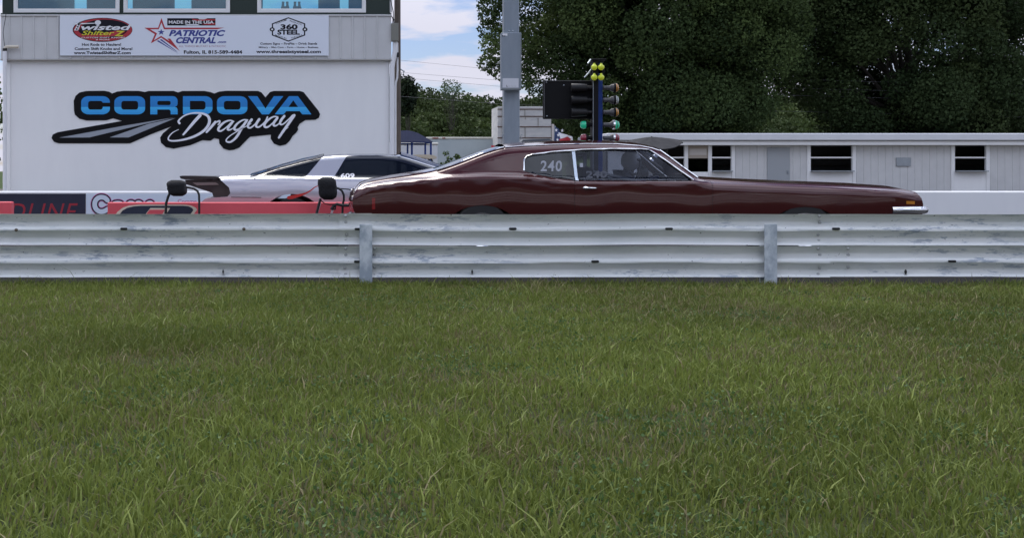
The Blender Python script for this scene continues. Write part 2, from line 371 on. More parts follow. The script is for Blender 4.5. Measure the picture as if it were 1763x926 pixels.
# grass: single blades (uncountable: one object)
def vnoise(x, y, s, seed):
    r = np.random.default_rng(seed); g = r.random((64, 64)); u, v = x / s, y / s
    i, j = np.floor(u).astype(int), np.floor(v).astype(int); a, b = u - i, v - j; a = a * a * (3 - 2 * a); b = b * b * (3 - 2 * b)
    q = lambda p, o: g[p % 64, o % 64]
    return (q(i, j) * (1 - a) + q(i + 1, j) * a) * (1 - b) + (q(i, j + 1) * (1 - a) + q(i + 1, j + 1) * a) * b
def grass(n):
    y = rng.uniform(3.0, 11.97, int(n * 2.2)); lo = (-40 - CX) / F * y - .3; hi = (1800 - CX) / F * y + .3
    wmax = (hi - lo).max(); keep = rng.random(len(y)) < (hi - lo) / wmax
    y, lo, hi = y[keep][:n], lo[keep][:n], hi[keep][:n]
    x = rng.uniform(0, 1, len(y)) * (hi - lo) + lo
    pn = vnoise(x, y, .55, 3) * .6 + vnoise(x, y, .16, 4) * .4
    keep = rng.random(len(y)) < .35 + pn * .9
    x, y, pn = x[keep], y[keep], pn[keep]; n = len(x)
    edge = np.clip((y - 11.35) / .5, 0, 1)
    h = rng.gamma(6, .0066, n) * (.55 + .8 * pn) * (1 - .15 * edge + .5 * edge * rng.random(n))
    tall = rng.random(n) < .006; h[tall] *= 1.9
    wd = rng.uniform(.0022, .0048, n); th = rng.uniform(0, 2 * np.pi, n); fa = rng.uniform(0, 2 * np.pi, n)
    lean = rng.gamma(2, .32, n)
    dx, dy = np.cos(th) * wd, np.sin(th) * wd
    lx, ly = np.cos(fa) * lean * h, np.sin(fa) * lean * h
    z = np.zeros(n)
    v = np.stack([np.stack([x - dx, y - dy, z - .004], 1), np.stack([x + dx, y + dy, z - .004], 1),
                  np.stack([x + dx * .8 + lx * .35, y + dy * .8 + ly * .35, h * .6], 1), np.stack([x - dx * .8 + lx * .35, y - dy * .8 + ly * .35, h * .6], 1),
                  np.stack([x + lx, y + ly, h * .95], 1)], 1).reshape(-1, 3)
    k = np.arange(n) * 5
    loops = np.stack([k, k + 1, k + 2, k + 3, k + 3, k + 2, k + 4], 1).ravel().astype(np.int32)
    st = (np.arange(n)[:, None] * 7 + np.array([0, 4])).ravel().astype(np.int32)
    me = bpy.data.meshes.new('grass'); me.vertices.add(5 * n); me.vertices.foreach_set('co', v.ravel())
    me.loops.add(7 * n); me.loops.foreach_set('vertex_index', loops); me.polygons.add(2 * n); me.polygons.foreach_set('loop_start', st); me.update(calc_edges=True)
    dry = (rng.random(n) < .08 + .16 * (pn < .38) + .22 * (vnoise(x, y, .8, 23) > .66))[:, None]; t = rng.random(n)[:, None]; bn = vnoise(x, y, 1.3, 8)[:, None]
    c = np.array([.105, .140, .028]) * (1 - t) + np.array([.195, .230, .055]) * t
    c = c * (.75 + .5 * bn); c = np.where(dry, np.array([.23, .20, .10]) * (.6 + .5 * t), c)
    at = me.color_attributes.new('tone', 'FLOAT_COLOR', 'POINT')
    at.data.foreach_set('color', np.concatenate([c, np.ones((n, 1))], 1).repeat(5, 0).astype(np.float32).ravel())
    me.materials.append(M['blade']); o = bpy.data.objects.new('grass', me); COL.objects.link(o)
    tag(o, kind='stuff')
grass(330000)
n_ = 60000; cy_ = rng.uniform(3.1, 11.6, n_); cx_ = rng.uniform(-1.3, 7.0, n_)
kp = (vnoise(cx_, cy_, .42, 15) * .65 + vnoise(cx_, cy_, .13, 16) * .35 > .60) & (cx_ < (1800 - CX) / F * cy_ + .2) & (cx_ > (-40 - CX) / F * cy_ - .2)
cx_, cy_ = cx_[kp], cy_[kp]; n_ = len(cx_); cp = np.stack([cx_, cy_, rng.uniform(.012, .042, n_)], 1); tq = rng.random(n_)[:, None]
tag(scatter('clover', M['blade'], cp, 0, .016, np.array([.05, .10, .03]) * (1 - tq) + np.array([.11, .17, .06]) * tq, origin=(0, 8, 0)), kind='stuff')

# ------------------------------------------------------------------ guardrail (seen from behind: posts on our side)
def rail_mat():
    m = bpy.data.materials.new('scuffed whitewashed rail'); m.use_nodes = True; nt = m.node_tree; b = nt.nodes['Principled BSDF']
    N = nt.nodes.new; L = nt.links.new
    tcn = N('ShaderNodeTexCoord')
    def noise(sc, st, loc=(0, 0, 0), det=7, ro=.62):
        p = N('ShaderNodeMapping'); p.inputs['Scale'].default_value = st; p.inputs['Location'].default_value = loc; L(tcn.outputs['Object'], p.inputs['Vector'])
        n = N('ShaderNodeTexNoise'); n.inputs['Scale'].default_value = sc; n.inputs['Detail'].default_value = det; n.inputs['Roughness'].default_value = ro; L(p.outputs[0], n.inputs['Vector']); return n
    def ramp(n, a, c):
        r = N('ShaderNodeValToRGB'); r.color_ramp.elements[0].position = a; r.color_ramp.elements[1].position = c; L(n.outputs['Fac'], r.inputs['Fac']); return r
    def mix(f, a, c, k=None):
        x = N('ShaderNodeMix'); x.data_type = 'RGBA'; L(f, x.inputs[0])
        for i, q in ((6, a), (7, c)):
            if isinstance(q, tuple): x.inputs[i].default_value = (*q, 1)
            else: L(q, x.inputs[i])
        return x.outputs[2]
    big = ramp(noise(1.3, (1, 1, 1)), .35, .7)
    base = mix(big.outputs[0], (.76, .765, .75), (.66, .68, .67))
    scuff = ramp(noise(5, (.8, 1, 4), (3, 0, 0), 10, .72), .532, .585)         # worn patches, drawn out along the rail
    zone = ramp(noise(.55, (1, 1, 4.2), (.4, 0, 1.1), 3, .5), .45, .58)
    mm = N('ShaderNodeMath'); mm.operation = 'MULTIPLY'; L(scuff.outputs[0], mm.inputs[0]); L(zone.outputs[0], mm.inputs[1])
    c2 = mix(mm.outputs[0], base, (.34, .38, .44))
    dirt = ramp(noise(6, (.5, 1, 9), (9, 0, 4), 9, .7), .63, .76)
    c3 = mix(dirt.outputs[0], c2, (.40, .40, .35))
    speck = ramp(noise(38, (1, 1, 1), (2, 1, 0), 2, .5), .735, .75)
    c4 = mix(speck.outputs[0], c3, (.10, .10, .10))
    L(c4, b.inputs['Base Color']); b.inputs['Roughness'].default_value = .38; b.inputs['Specular IOR Level'].default_value = .6
    b.inputs['Metallic'].default_value = .1
    return m
M['rail'] = rail_mat()
YR = 12.0
gr = thing('guardrail', (0, YR, 0), 'scuffed white double guardrail with square steel posts along the edge of the lawn', 'guardrail')
PROF = [(0, 11.931), (-.010, 11.936), (-.034, 11.972), (-.054, 12.000), (-.068, 12.009), (-.080, 12.010), (-.090, 12.003), (-.112, 11.958), (-.124, 11.943), (-.138, 11.937), (-.152, 11.934), (-.160, 11.936), (-.167, 11.950), (-.178, 11.966),
        (-.198, 11.991), (-.214, 12.004), (-.226, 12.008), (-.236, 12.004), (-.262, 11.958), (-.274, 11.944), (-.290, 11.937)]
def beam(px0, px1, ytop, back, seed):
    x0, x1 = XY(px0, YR), XY(px1, YR); n = max(2, int((x1 - x0) / .06)); r = np.random.default_rng(seed)
    xs = np.linspace(x0, x1, n + 1); zt = ZY(ytop, YR)
    dz = (vnoise(xs, xs * 0 + seed, 1.4, seed) - .5) * .012 + (vnoise(xs, xs * 0 + seed, .3, seed + 1) - .5) * .003
    dyn = [(vnoise(xs, xs * 0 + k * .21, .5, seed + 2) - .5) * .012 for k in range(len(PROF))]
    mb = MB(); vs = []; m = len(PROF)
    for th in (0, .0035):
        for i in range(n + 1):
            for k, (a, y) in enumerate(PROF): vs.append((xs[i], y + back + th + dyn[k][i], zt + a + dz[i]))
    fs = []; o = (n + 1) * m
    for i in range(n):
        for k in range(m - 1):
            a = i * m + k; fs.append((a, a + 1, a + m + 1, a + m)); fs.append((o + a + m, o + a + m + 1, o + a + 1, o + a))
    for i in range(n):
        a = i * m; fs.append((a, a + m, o + a + m, o + a)); a = i * m + m - 1; fs.append((a + m, a, o + a, o + a + m))
    for i in (0, n):
        for k in range(m - 1): a = i * m + k; fs.append((a, o + a, o + a + 1, a + 1) if i else (a + 1, o + a + 1, o + a, a))
    mb.add(vs, fs); return mb
for ytop, sd in ((368, 1), (423, 5)):
    obj('rail_beam', beam(-520, 640, ytop, .011, sd), M['rail'], gr, smooth=50)
    obj('rail_beam', beam(583, 1425, ytop, 0, sd + 20), M['rail'], gr, smooth=50)
    obj('rail_beam', beam(1370, 2300, ytop, .006, sd + 40), M['rail'], gr, smooth=50)
M['post'] = mat('flaking white galvanised post', (.62, .66, .70), .5, .1, var=7, col2=(.34, .39, .45), stretch=(1, 1, .7), lo=.40, hi=.58)
for pc in (-67, 630, 1327, 2024):
    x = XY(pc, 11.9); w = .059
    mb = MB(); zt = ZY(386, 11.9)
    mb.bbox(x - w, x + w, 11.895, 11.906, -.3, zt, .003).bbox(x - w, x + w, 12.03, 12.041, -.3, zt, .003).box(x - .005, x + .005, 11.907, 12.029, -.3, zt - .01)
    obj('post', mb, M['post'], gr)
M['bolt'] = mat('bolt head', (.42, .43, .43), .4, .6)
def bolts(px, row, y):
    mb = MB(); mb.lathe([(0, .016), (.007, .0155), (.013, .009), (.014, 0.0001)], (XY(px, y), y, ZY(row, y)), (0, -1, 0), 10)
    obj('bolt', mb, M['bolt'], gr, smooth=60)
for px in (595, 1410):
    for row, y in ((372, 11.940), (383, 12.004), (404, 11.985), (415, 11.985), (428, 11.95), (439, 12.003), (461, 11.99), (472, 11.962)): bolts(px + random.uniform(-2, 2), row, y)
    for row, y in ((428, 11.95), (439, 12.003), (460, 11.99)): bolts(px + 50, row, y)
def slot(px0, px1, row, y, h=4.0):
    x0, x1 = XY(px0, y), XY(px1, y); z = ZY(row, y); r = h * y / F / 2
    mb = MB(); mb.prism(rrect(x0, x1, z - r, z + r, r * .9), y, y + .02); obj('slot', mb, M['black'], gr)
for px, row, y in ((883, 394, 11.926), (1152, 394, 11.926), (1025, 450.3, 11.926), (617, 394.5, 11.927), (616, 450.5, 11.927), (1440, 394, 11.93), (1640, 450, 11.93)): slot(px - 6.5, px + 6.5, row, y)
for px, row, y in ((28, 396, 11.938), (420, 394.5, 11.938)):
    mb = MB(); mb.lathe([(0, .016), (.008, .016), (.014, .010), (.015, .0001)], (XY(px, y), y, ZY(row, y)), (0, -1, 0), 8)
    obj('bolt', mb, mat('rusty bolt head', (.14, .11, .08), .7, .3), gr, smooth=40)
slot(207, 219, 394, 11.934)
for px in (384, 813, 1560): slot(px - 1.5, px + 1.5, 468, 11.942, 8)

# ------------------------------------------------------------------ control tower
YT = 28.0
tw = thing('control_tower', (XY(340, YT), YT + 3.5, 0), 'white two storey race control tower with dark green upper walls and a row of windows', 'building')
xl, xr = XY(10, YT), XY(670.5, YT)
zb0, zb1 = ZY(105, YT), ZY(27, YT)
obj('lower_wall', MB().box(xl, xr, YT, YT + 7, -.2, zb0 + .02), M['wall'], tw)
xa, xb = XY(.8, 27.87), XY(673.5, 27.87)
# ribbed siding band
mb = MB(); pr = [(xa, 27.9)]; pitch = 21.1 * 27.9 / F; x = XY(16, 27.9)
while x < xb - .05:
    pr += [(x - .02, 27.9), (x - .012, 27.878), (x + .012, 27.878), (x + .02, 27.9)]; x += pitch
pr.append((xb, 27.9)); n = len(pr)
mb.add([(a, b, zb0 + .035) for a, b in pr] + [(a, b, zb1) for a, b in pr], [(i, i + 1, n + i + 1, n + i) for i in range(n - 1)])
mb.box(xa, xb, 27.902, 35.1, zb0 + .03, zb1)
obj('siding_band', mb, M['siding'], tw)
obj('drip_edge', MB().bbox(xa - .005, xb + .005, 27.862, 35.12, zb0 + .0, zb0 + .028, .006), mat('weathered flashing', (.42, .41, .39), .5, .2), tw)
obj('siding_cap', MB().bbox(xa - .005, xb + .005, 27.868, 27.9, zb1 - .03, zb1 + .004, .004), M['siding'], tw)
mb = MB(); x = XY(122, 27.87)
while x < xb:
    mb = MB(); mb.lathe([(0, .008), (.006, .006), (.007, .0001)], (x, 27.872, ZY(101, 27.87)), (0, -1, 0), 6); obj('screw', mb, M['steel'], tw)
    x += pitch * 2
# upper storey: front wall with window openings, far wall with windows too, side walls and roof
wins = [(24, 206), (213, 396), (443, 630)]
zs, zh = ZY(22.5, YT), 6.15
xu0, xu1 = XY(4, YT), XY(672, YT)
holes = [[(XY(a, YT), zs), (XY(b, YT), zs), (XY(b, YT), zh), (XY(a, YT), zh)] for a, b in wins]
outer = [(xu0, zb1), (xu1, zb1), (xu1, 7.2), (xu0, 7.2)]
mb = MB(); mb.prism(outer, YT, YT + .14, holes); obj('upper_wall', mb, M['green'], tw); mb = MB()
bw = [(98, 150), (214, 229), (300, 330), (452, 548), (585, 600)]                   # openings of the far wall as seen through the front windows
YB = 34.9
mb.prism([(XY(4, YT), zb1), (XY(672, YT), zb1), (XY(672, YT), 7.2), (XY(4, YT), 7.2)], YB, YB + .1, [[(XY(a, YB), 5.3), (XY(b, YB), 5.3), (XY(b, YB), 6.6), (XY(a, YB), 6.6)] for a, b in bw])
obj('upper_wall', mb, M['green'], tw)
for xq in (xu0, xu1 - .1): obj('side_wall', MB().box(xq, xq + .1, YT + .141, YB - .001, zb1, 7.2), M['green'], tw)
obj('inner_lining', MB().prism([(xu0 + .12, zb1 + .02), (xu1 - .12, zb1 + .02), (xu1 - .12, 6.9), (xu0 + .12, 6.9)], YB - .06, YB - .02, [[(XY(a, YB), 5.3), (XY(b, YB), 5.3), (XY(b, YB), 6.6), (XY(a, YB), 6.6)] for a, b in bw]), mat('blue grey lining', (.22, .34, .42), .8), tw)
obj('roof', MB().bbox(xu0 - .4, xu1 + .4, YT - .5, YB + .5, 7.21, 7.45, .03), M['siding'], tw)
obj('base_trim', MB().box(XY(1.5, 27.95), XY(674, 27.95), 27.93, YT - .002, zb1 + .005, ZY(23.4, 27.95)), M['green'], tw)
obj('corner_trim', MB().box(XY(671, YT), XY(675, YT), YT - .03, YT - .003, zb1 + .06, 7.2), M['siding'], tw)
for a, b in wins:
    x0, x1 = XY(a, YT), XY(b, YT); t = .066
    mb = MB(); mb.prism([(x0, zs), (x1, zs), (x1, zh), (x0, zh)], YT - .035, YT + .03, [[(x0 + t, zs + t), (x1 - t, zs + t), (x1 - t, zh - t), (x0 + t, zh - t)]])
    i = .022; mb.prism([(x0 + t, zs + t), (x1 - t, zs + t), (x1 - t, zh - t), (x0 + t, zh - t)], YT - .018, YT + .02, [[(x0 + t + i, zs + t + i), (x1 - t - i, zs + t + i), (x1 - t - i, zh - t - i), (x0 + t + i, zh - t - i)]])
    w = obj('window', mb, M['white'], tw)
    obj('pane', MB().box(x0 + t + .01, x1 - t - .01, YT + .004, YT + .010, zs + t + .01, zh - t - .01), M['winpane'], w)
# counter inside, pipework, boxes
obj('counter', MB().box(xu0 + .2, xu1 - .2, YT + .15, YT + .75, zs - .06, zs - .01), M['white'], tw)
mb = MB(); x = XY(8.3, 27.8)
mb.tube([(x, 27.8, 0), (x, 27.8, ZY(88, 27.8))], .044, 14); obj('downpipe', mb, M['plastic'], tw, smooth=60)
z = ZY(81, 27.8); mb = MB(); mb.tube([(x, 27.8, ZY(88, 27.8)), (x, 27.8, z - .05), (x + .015, 27.8, z - .015), (x + .05, 27.8, z), (XY(32, 27.8), 27.8, z)], .036, 12); obj('pipe_elbow', mb, M['cream'], tw, smooth=60)
mb = MB(); mb.tube([(x, 27.8, ZY(88.5, 27.8)), (x, 27.8, ZY(84, 27.8))], .049, 12); obj('pipe_collar', mb, M['black'], tw, smooth=50)
mb = MB(); mb.tube([P(a, b, 27.76) for a, b in ((10.5, 22), (9.5, 32), (7, 45), (5.5, 56), (6.5, 68), (8, 80))], .007, 6); obj('cable', mb, M['black'], tw)
obj('corner_board', MB().box(XY(12.5, YT), XY(18, YT), YT - .02, YT - .003, 0, zb0 - .03), M['wall'], tw)
mb = MB(); mb.bbox(XY(673.5, 27.9), XY(686, 27.9), 27.8, 28.0, ZY(72, 27.9), ZY(41, 27.9), .01); obj('junction_box', mb, M['boxgrey'], tw)
mb = MB(); mb.tube([P(a, b, 27.92) for a, b in ((680.2, 72), (680.2, 88), (678.5, 98), (676.2, 108), (675, 118), (675, 294 + 24))], .054, 14); obj('conduit', mb, M['plastic'], tw, smooth=60)
mb = MB(); mb.tube([P(a, b, 28.02) for a, b in ((684, 74), (684.5, 122), (684, 134), (681.5, 142), (681, 150), (681, 318))], .022, 10); obj('conduit', mb, M['plastic'], tw, smooth=60)
mb = MB(); mb.bbox(XY(683, 27.95), XY(687.5, 27.95), 27.9, 28.0, ZY(99, 27.95), ZY(91, 27.95), .01); obj('pipe_clamp', mb, M['black'], tw)
mb = MB()
for k, (a, b) in enumerate((((676, 41), (673, 26)), ((680, 41), (675, 30)), ((678, 41), (672, 0)))): mb.tube([P(a[0], a[1], 27.9), P((a[0] + b[0]) / 2 + 2, (a[1] + b[1]) / 2, 27.86), P(b[0], b[1], 27.9)], .010, 6)
obj('cable', mb, M['black'], tw)
mb = MB()
mb.box(XY(665.5, 27.99), XY(668, 27.99), 27.98, 27.996, 0, zb0 - .02); obj('corner_board', mb, M['wall'], tw)

# binoculars standing in the third window
def binoculars(px, label):
    t = thing('binoculars', (XY(px, 28.3), 28.3, zs + .02), label, 'binoculars'); x, z = XY(px, 28.3), zs - .009
    for s in (-1, 1):
        mb = MB(); mb.lathe([(0, .052), (.10, .050), (.13, .042), (.17, .040), (.19, .030), (.25, .026), (.26, .030), (.29, .030)], (x + s * .062, 28.3, z + .0), (-.06 * s, 0, 1), 14); obj('barrel', mb, M['boxgrey'], t, smooth=40)
    mb = MB(); mb.bbox(x - .04, x + .04, 28.28, 28.32, z + .12, z + .19, .006); obj('bridge', mb, M['boxgrey'], t)
binoculars(491, 'larger pair of binoculars standing in the right hand booth window')
binoculars(511.5, 'pair of binoculars at the right of the other pair in the booth window')

# ------------------------------------------------------------------ sponsor banner on the siding
YS = 27.85
bn = thing('sponsor_banner', (XY(334, YS), YS, ZY(96.5, YS)), 'long white sponsor banner with three company logos on the tower siding', 'banner')
obj('panel', MB().bbox(XY(103, YS), XY(566, YS), YS, YS + .018, ZY(96.3, YS), ZY(27.5, YS), .003), M['sign'], bn)
def flat(name, mat_, parent, polys, Y, th=.004, holes=()):
    mb = MB()
    for p in polys: mb.prism(XZ(p, Y), Y, Y + th, [XZ(h, Y) for h in holes])
    return obj(name, mb, mat_, parent)
def ellipse(cx, cy, rx, ry, n=40): return [(cx + rx * math.cos(2 * math.pi * k / n), cy + ry * math.sin(2 * math.pi * k / n)) for k in range(n)]
y = YS - .002
lg = flat('shifter_logo', M['ink'], bn, [ellipse(176.5, 52, 51.5, 20.7)], y, .0018)
flat('logo_ring', M['redink'], lg, [ellipse(177, 52, 50.5, 19.6)], y - .002, .0018)
flat('logo_ring', M['ink'], lg, [[(p[0] + (4 if p[1] < 52 else 0), p[1]) for p in ellipse(177, 50.5, 43, 16.3)]], y - .004, .0018)
flat('logo_flame', M['redink'], lg, [[(140, 63.5), (152, 60), (175, 58.5), (205, 52.5), (216, 55), (205, 61.5), (180, 64.5), (155, 65)]], y - .006, .0018)
mb = MB(); text(mb, 'wisted', 139.5, 227, 43.2, 52, y - .009, .03, .28); obj('lettering', mb, M['whiteink'], lg)
mb = MB()
for p in ([(127, 40.5), (163, 40), (163, 41.2), (128, 43)], [(134.5, 40), (139.5, 40), (134.5, 53), (127.5, 53)], ellipse(168.5, 39.5, 5.3, 4)): mb.prism(XZ(p, y - .012), y - .012, y - .0105)
obj('shift_lever', mb, M['whiteink'], lg)
mb = MB()
for cx, cy in ((135.5, 43.2), (133.8, 46.8), (132, 50.6)): mb.prism(XZ(ellipse(cx, cy, 1.7, 1.4, 12), y - .014), y - .014, y - .0125)
obj('lever_hole', mb, M['ink'], lg)
mb = MB(); text(mb, 'Shifter', 140.5, 197, 53.6, 61, y - .009, .014, .3); obj('lettering', mb, M['yellow'], lg); mb = MB(); text(mb, 'Z', 197, 215, 54, 62.5, y - .0105, .03, .2); obj('lettering', mb, M['yellow'], lg)
mb = MB(); text(mb, 'CUSTOM SHIFT KNOBS', 140, 215, 64.2, 66.4, y - .0165, .012, .1); obj('lettering', mb, M['whiteink'], lg); mb = MB(); text(mb, '& MORE', 165, 189, 67.7, 69.8, y - .0165, .012, .1); obj('lettering', mb, M['whiteink'], lg)
for a_ in (('Hot Rods to Haulers!', 141, 208.5, 75, 79.3, .03), ('Custom Shift Knobs and More!', 128.5, 228, 82.3, 86.6, .03), ('www.TwistedShifterZ.com', 127, 225, 89, 93.7, .036), ('Fulton, IL 815-589-4484', 316.5, 417, 87.4, 92.8, .034),
           ('Custom Signs \u2013 FirePits \u2013 Drink Stands', 448, 546, 73.8, 77.4, .024), ('Military \u2013 Man Cave \u2013 Farm \u2013 Home \u2013 Business', 445.5, 548, 80.5, 83.3, .02), ('www.threesixtysteel.com', 441, 552.5, 86.8, 91.8, .036)):
    mb = MB(); text(mb, *a_[:5], y, a_[5]); obj('lettering', mb, M['ink'], bn)
# star logo
def star(cx, cy, rx, ry, k=.40): return [(cx + (rx if i % 2 == 0 else rx * k) * math.sin(math.pi * i / 5), cy - (ry if i % 2 == 0 else ry * k) * math.cos(math.pi * i / 5)) for i in range(10)]
so = [(278, 31.5), (283.5, 48), (386, 48.3), (375, 51), (283, 51), (278, 38.5), (272.5, 51), (258, 51), (270.5, 58.5), (263, 71.8), (277, 62.5), (289, 70.5), (285, 66.5), (293.5, 66.5), (309.5, 88.5), (277.5, 65.2), (259.5, 75.5), (266, 60), (248.5, 48.5), (272, 48.5)]
flat('star_logo', M['redink'], bn, [[(278, 31.5), (284, 48.2), (386, 48.2), (374, 51), (282.2, 51), (278, 39.5), (273.3, 51), (258.5, 51), (270.3, 58), (265, 70), (277.3, 62.3), (292, 71.5), (288, 67), (293, 67), (309.5, 88.5), (277.5, 65.3), (259.5, 75.3), (266.5, 59.5), (248.5, 48.4), (272.2, 48.4)]], y)
mb = MB(); mb.prism(XZ(star(277.5, 56, 6.3, 5.6), y), y, y + .002)
for p in ([(269.5, 71), (273, 70), (308.5, 93.5)], [(275, 69), (278, 68), (306, 90), (303, 88.7)]): mb.prism(XZ(p, y), y, y + .002)
obj('star_logo', mb, M['blueink'], bn)
mb = MB(); text(mb, 'PATRIOTIC', 290.5, 388, 53, 62.2, y, .045, .3); obj('lettering', mb, M['blueink'], bn); mb = MB(); text(mb, 'CENTRAL', 303, 371.5, 65.2, 74.6, y, .045, .3); obj('lettering', mb, M['blueink'], bn); mb = MB(); text(mb, '.com', 374, 389.5, 70.4, 74.6, y, .03, .2); obj('lettering', mb, M['blueink'], bn)
mb = MB(); text(mb, 'ALL THINGS MILITARY & PATRIOTIC', 308, 389, 78.5, 81.8, y, .004); obj('lettering', mb, mat('faded red lettering', (.42, .26, .33), .5), bn)
fl = flat('flag_strip', M['ink'], bn, [[(288, 32), (371, 32), (371, 44.5), (288, 44.5)]], y)
flat('flag_strip', M['redink'], fl, [[(330, 32.4), (342, 34.5), (356, 33), (371, 34), (371, 36), (355, 36), (342, 37), (332, 35)], [(346, 42), (360, 40.5), (371, 40), (371, 43), (358, 43.6)]], y - .002, .0018)
flat('flag_strip', M['whiteink'], fl, [[(341, 32.2), (357, 32.2), (352, 34), (343, 34)], [(318, 42.4), (340, 42), (344, 44), (322, 44)]], y - .004, .0018)
mb = MB(); text(mb, 'MADE IN THE USA', 290.5, 368, 36.3, 41.2, y - .007, .03); obj('lettering', mb, M['whiteink'], fl)
hexo = [(496.5, 30.3), (525.5, 41), (525.5, 61.5), (496.5, 72.3), (468, 61.5), (468, 41)]
hexi = [(496.5, 32.2), (523.3, 42.2), (523.3, 60.4), (496.5, 70.3), (470.2, 60.4), (470.2, 42.2)]
hx = flat('hexagon_logo', M['ink'], bn, [hexo], y, .0018, [hexi])
flat('hexagon_logo', M['ink'], hx, [ellipse(468.6, 51.2, 4.4, 3.5, 20), ellipse(525, 51.2, 4.4, 3.5, 20)], y - .002, .0018)
flat('hexagon_logo', M['whiteink'], hx, [ellipse(468.6, 51.2, 1.9, 1.5, 14), ellipse(525, 51.2, 1.9, 1.5, 14)], y - .004, .0018)
mb = MB(); text(mb, '360', 483, 512.5, 43, 50.8, y, .045); obj('lettering', mb, M['ink'], hx); mb = MB(); text(mb, 'STEEL', 477.5, 516, 52.2, 59.8, y, .045)
for s, a, b, c, d, rise in (('CUSTOM', 475, 493, 39.8, 42.4, 6.2), ('PRODUCTS', 499, 519, 35.2, 37.6, -6.6), ('MADE IN', 474, 493, 59.6, 62, -6), ('THE U.S.A.', 501, 521, 65.2, 67.4, 6)): obj('lettering', mb, M['ink'], hx); mb = text(MB(), s, a, b, c, d, y, .01, rise=rise)
obj('lettering', mb, M['ink'], hx)

# ------------------------------------------------------------------ CORDOVA Dragway sign
YC = 27.985
sg = thing('dragway_sign', (XY(320, YC), YC, ZY(259, YC)), 'black outlined sign with blue capitals and white script on the lower white wall', 'sign')
OUT = [(127.4, 191), (126.9, 174), (130, 165.6), (136.8, 159.6), (148.7, 157), (179.5, 156.7), (188, 158.4), (193, 161.3), (201.6, 158), (213.6, 156.7), (239, 156.9), (249.4, 158.8), (256, 157), (299, 157), (306.6, 159.6), (314, 157), (352, 157), (362, 158.8), (369, 161.3), (377.7, 158), (389.7, 156.7), (444.3, 157), (450.3, 159.6), (457, 168), (464.8, 158.8), (471.6, 157), (516, 157), (522.8, 159), (548.4, 191), (551, 197), (549, 203), (543, 206.5), (526, 207), (516, 213.4), (512.5, 219.4), (513.4, 223.6), (510, 228.7), (504, 234), (499, 242.4), (492, 249), (481.8, 251.3), (471.6, 247.5), (466, 239), (466.5, 232), (456, 233), (430.6, 235.6), (422, 244), (411.9, 254.3), (403, 258), (394.8, 259), (384.6, 256), (377.7, 247.5), (377, 239.8), (369, 238), (362.4, 242.4), (348.7, 241.5), (328, 250), (299, 256), (285.6, 253.5), (277, 245.8), (275.7, 237.3), (280.5, 229.6), (295, 218), (260, 231.3), (223.8, 247), (101, 247), (93, 244.4), (88.7, 238), (90.7, 232), (99, 228), (210, 208.6), (194.8, 204), (182.9, 207.4), (148.7, 207.7), (136.8, 204.8), (129, 198)]
M['signblack'] = mat('black sign board', (.005, .005, .006), .6, spec=.15)
flat('board', M['signblack'], sg, [list(reversed(OUT))], YC, .008)
def cordova_blue():
    m = bpy.data.materials.new('two tone blue print'); m.use_nodes = True; nt = m.node_tree; b = nt.nodes['Principled BSDF']; b.inputs['Roughness'].default_value = .4
    c = nt.nodes.new('ShaderNodeTexCoord'); s = nt.nodes.new('ShaderNodeSeparateXYZ'); q = nt.nodes.new('ShaderNodeMapRange'); r = nt.nodes.new('ShaderNodeValToRGB')
    z0 = ZY(259, YC); q.inputs[1].default_value = ZY(198, YC) - z0; q.inputs[2].default_value = ZY(166, YC) - z0
    e = r.color_ramp.elements; e[0].position = 0; e[0].color = (.02, .29, .72, 1); e[1].position = 1; e[1].color = (.015, .25, .68, 1)
    for p, col in ((.415, (.05, .46, .86, 1)), (.425, (.013, .20, .55, 1))): k = e.new(p); k.color = col
    nt.links.new(c.outputs['Object'], s.inputs[0]); nt.links.new(s.outputs[2], q.inputs[0]); nt.links.new(q.outputs[0], r.inputs[0]); nt.links.new(r.outputs[0], b.inputs['Base Color'])
    return m
M['cblue'] = cordova_blue()
y = YC - .004
T, B_, ht, vt = 166.0, 197.3, 8.2, 12.0
def O_(x0, x1): return rrect(x0, x1, T, B_, 13, 10), [rrect(x0 + vt, x1 - vt, T + ht, B_ - ht, 4.5, 4)]
def L_(poly, holes=()):
    mb = MB(); mb.prism(XZ(poly, y), y, y + .004, [XZ(h, y) for h in holes]); obj('letter', mb, M['cblue'], sg)
oc = rrect(139.7, 189.2, T, B_, 13, 10); ic = rrect(139.7 + vt, 189.2 - vt, T + ht, B_ - ht, 4.5, 4)
# C: outer loop with the right side opened between the terminals
co = [p for p in oc]
i_top = 177.3; i_bot = 184.0
cpoly = [(189.2, i_top - 2), (189.2, 176)] 
up = [p for p in rrect(139.7, 189.2, T, B_, 13, 10, 9)]
# rrect order: corner (x1,y0) , (x1,y1), (x0,y1), (x0,y0) in photo rows (y0 = top)
cpoly = up[8:9] and ([(189.2, 184)] + up[9:18] + up[18:27] + up[27:36] + up[0:9] + [(189.2, 177.3), (177, 177.3)])
inn = rrect(151.7, 177, T + ht, B_ - ht, 4.5, 4, 7)
cpoly = cpoly + list(reversed(inn[0:7])) + list(reversed(inn[21:28])) + list(reversed(inn[14:21])) + list(reversed(inn[7:14])) + [(177, 184)]
L_(cpoly)
L_(*O_(196.9, 249.8)); L_(*O_(373.5, 425.9))
L_([(258.8, T)] + rrect(258.8, 305.8, T, 185.6, 9, 8, 7)[0:7] + [(305.8, 179.5), (304.4, 182.8), (301, 184.3), (304.6, 186), (305.8, 189), (305.8, B_), (293.8, B_), (293.8, 191.5), (291.5, 189), (270.8, 189), (270.8, B_), (258.8, B_)], [rrect(270.8, 293.8, T + ht, 181.4, 3, 2.5, 5)])
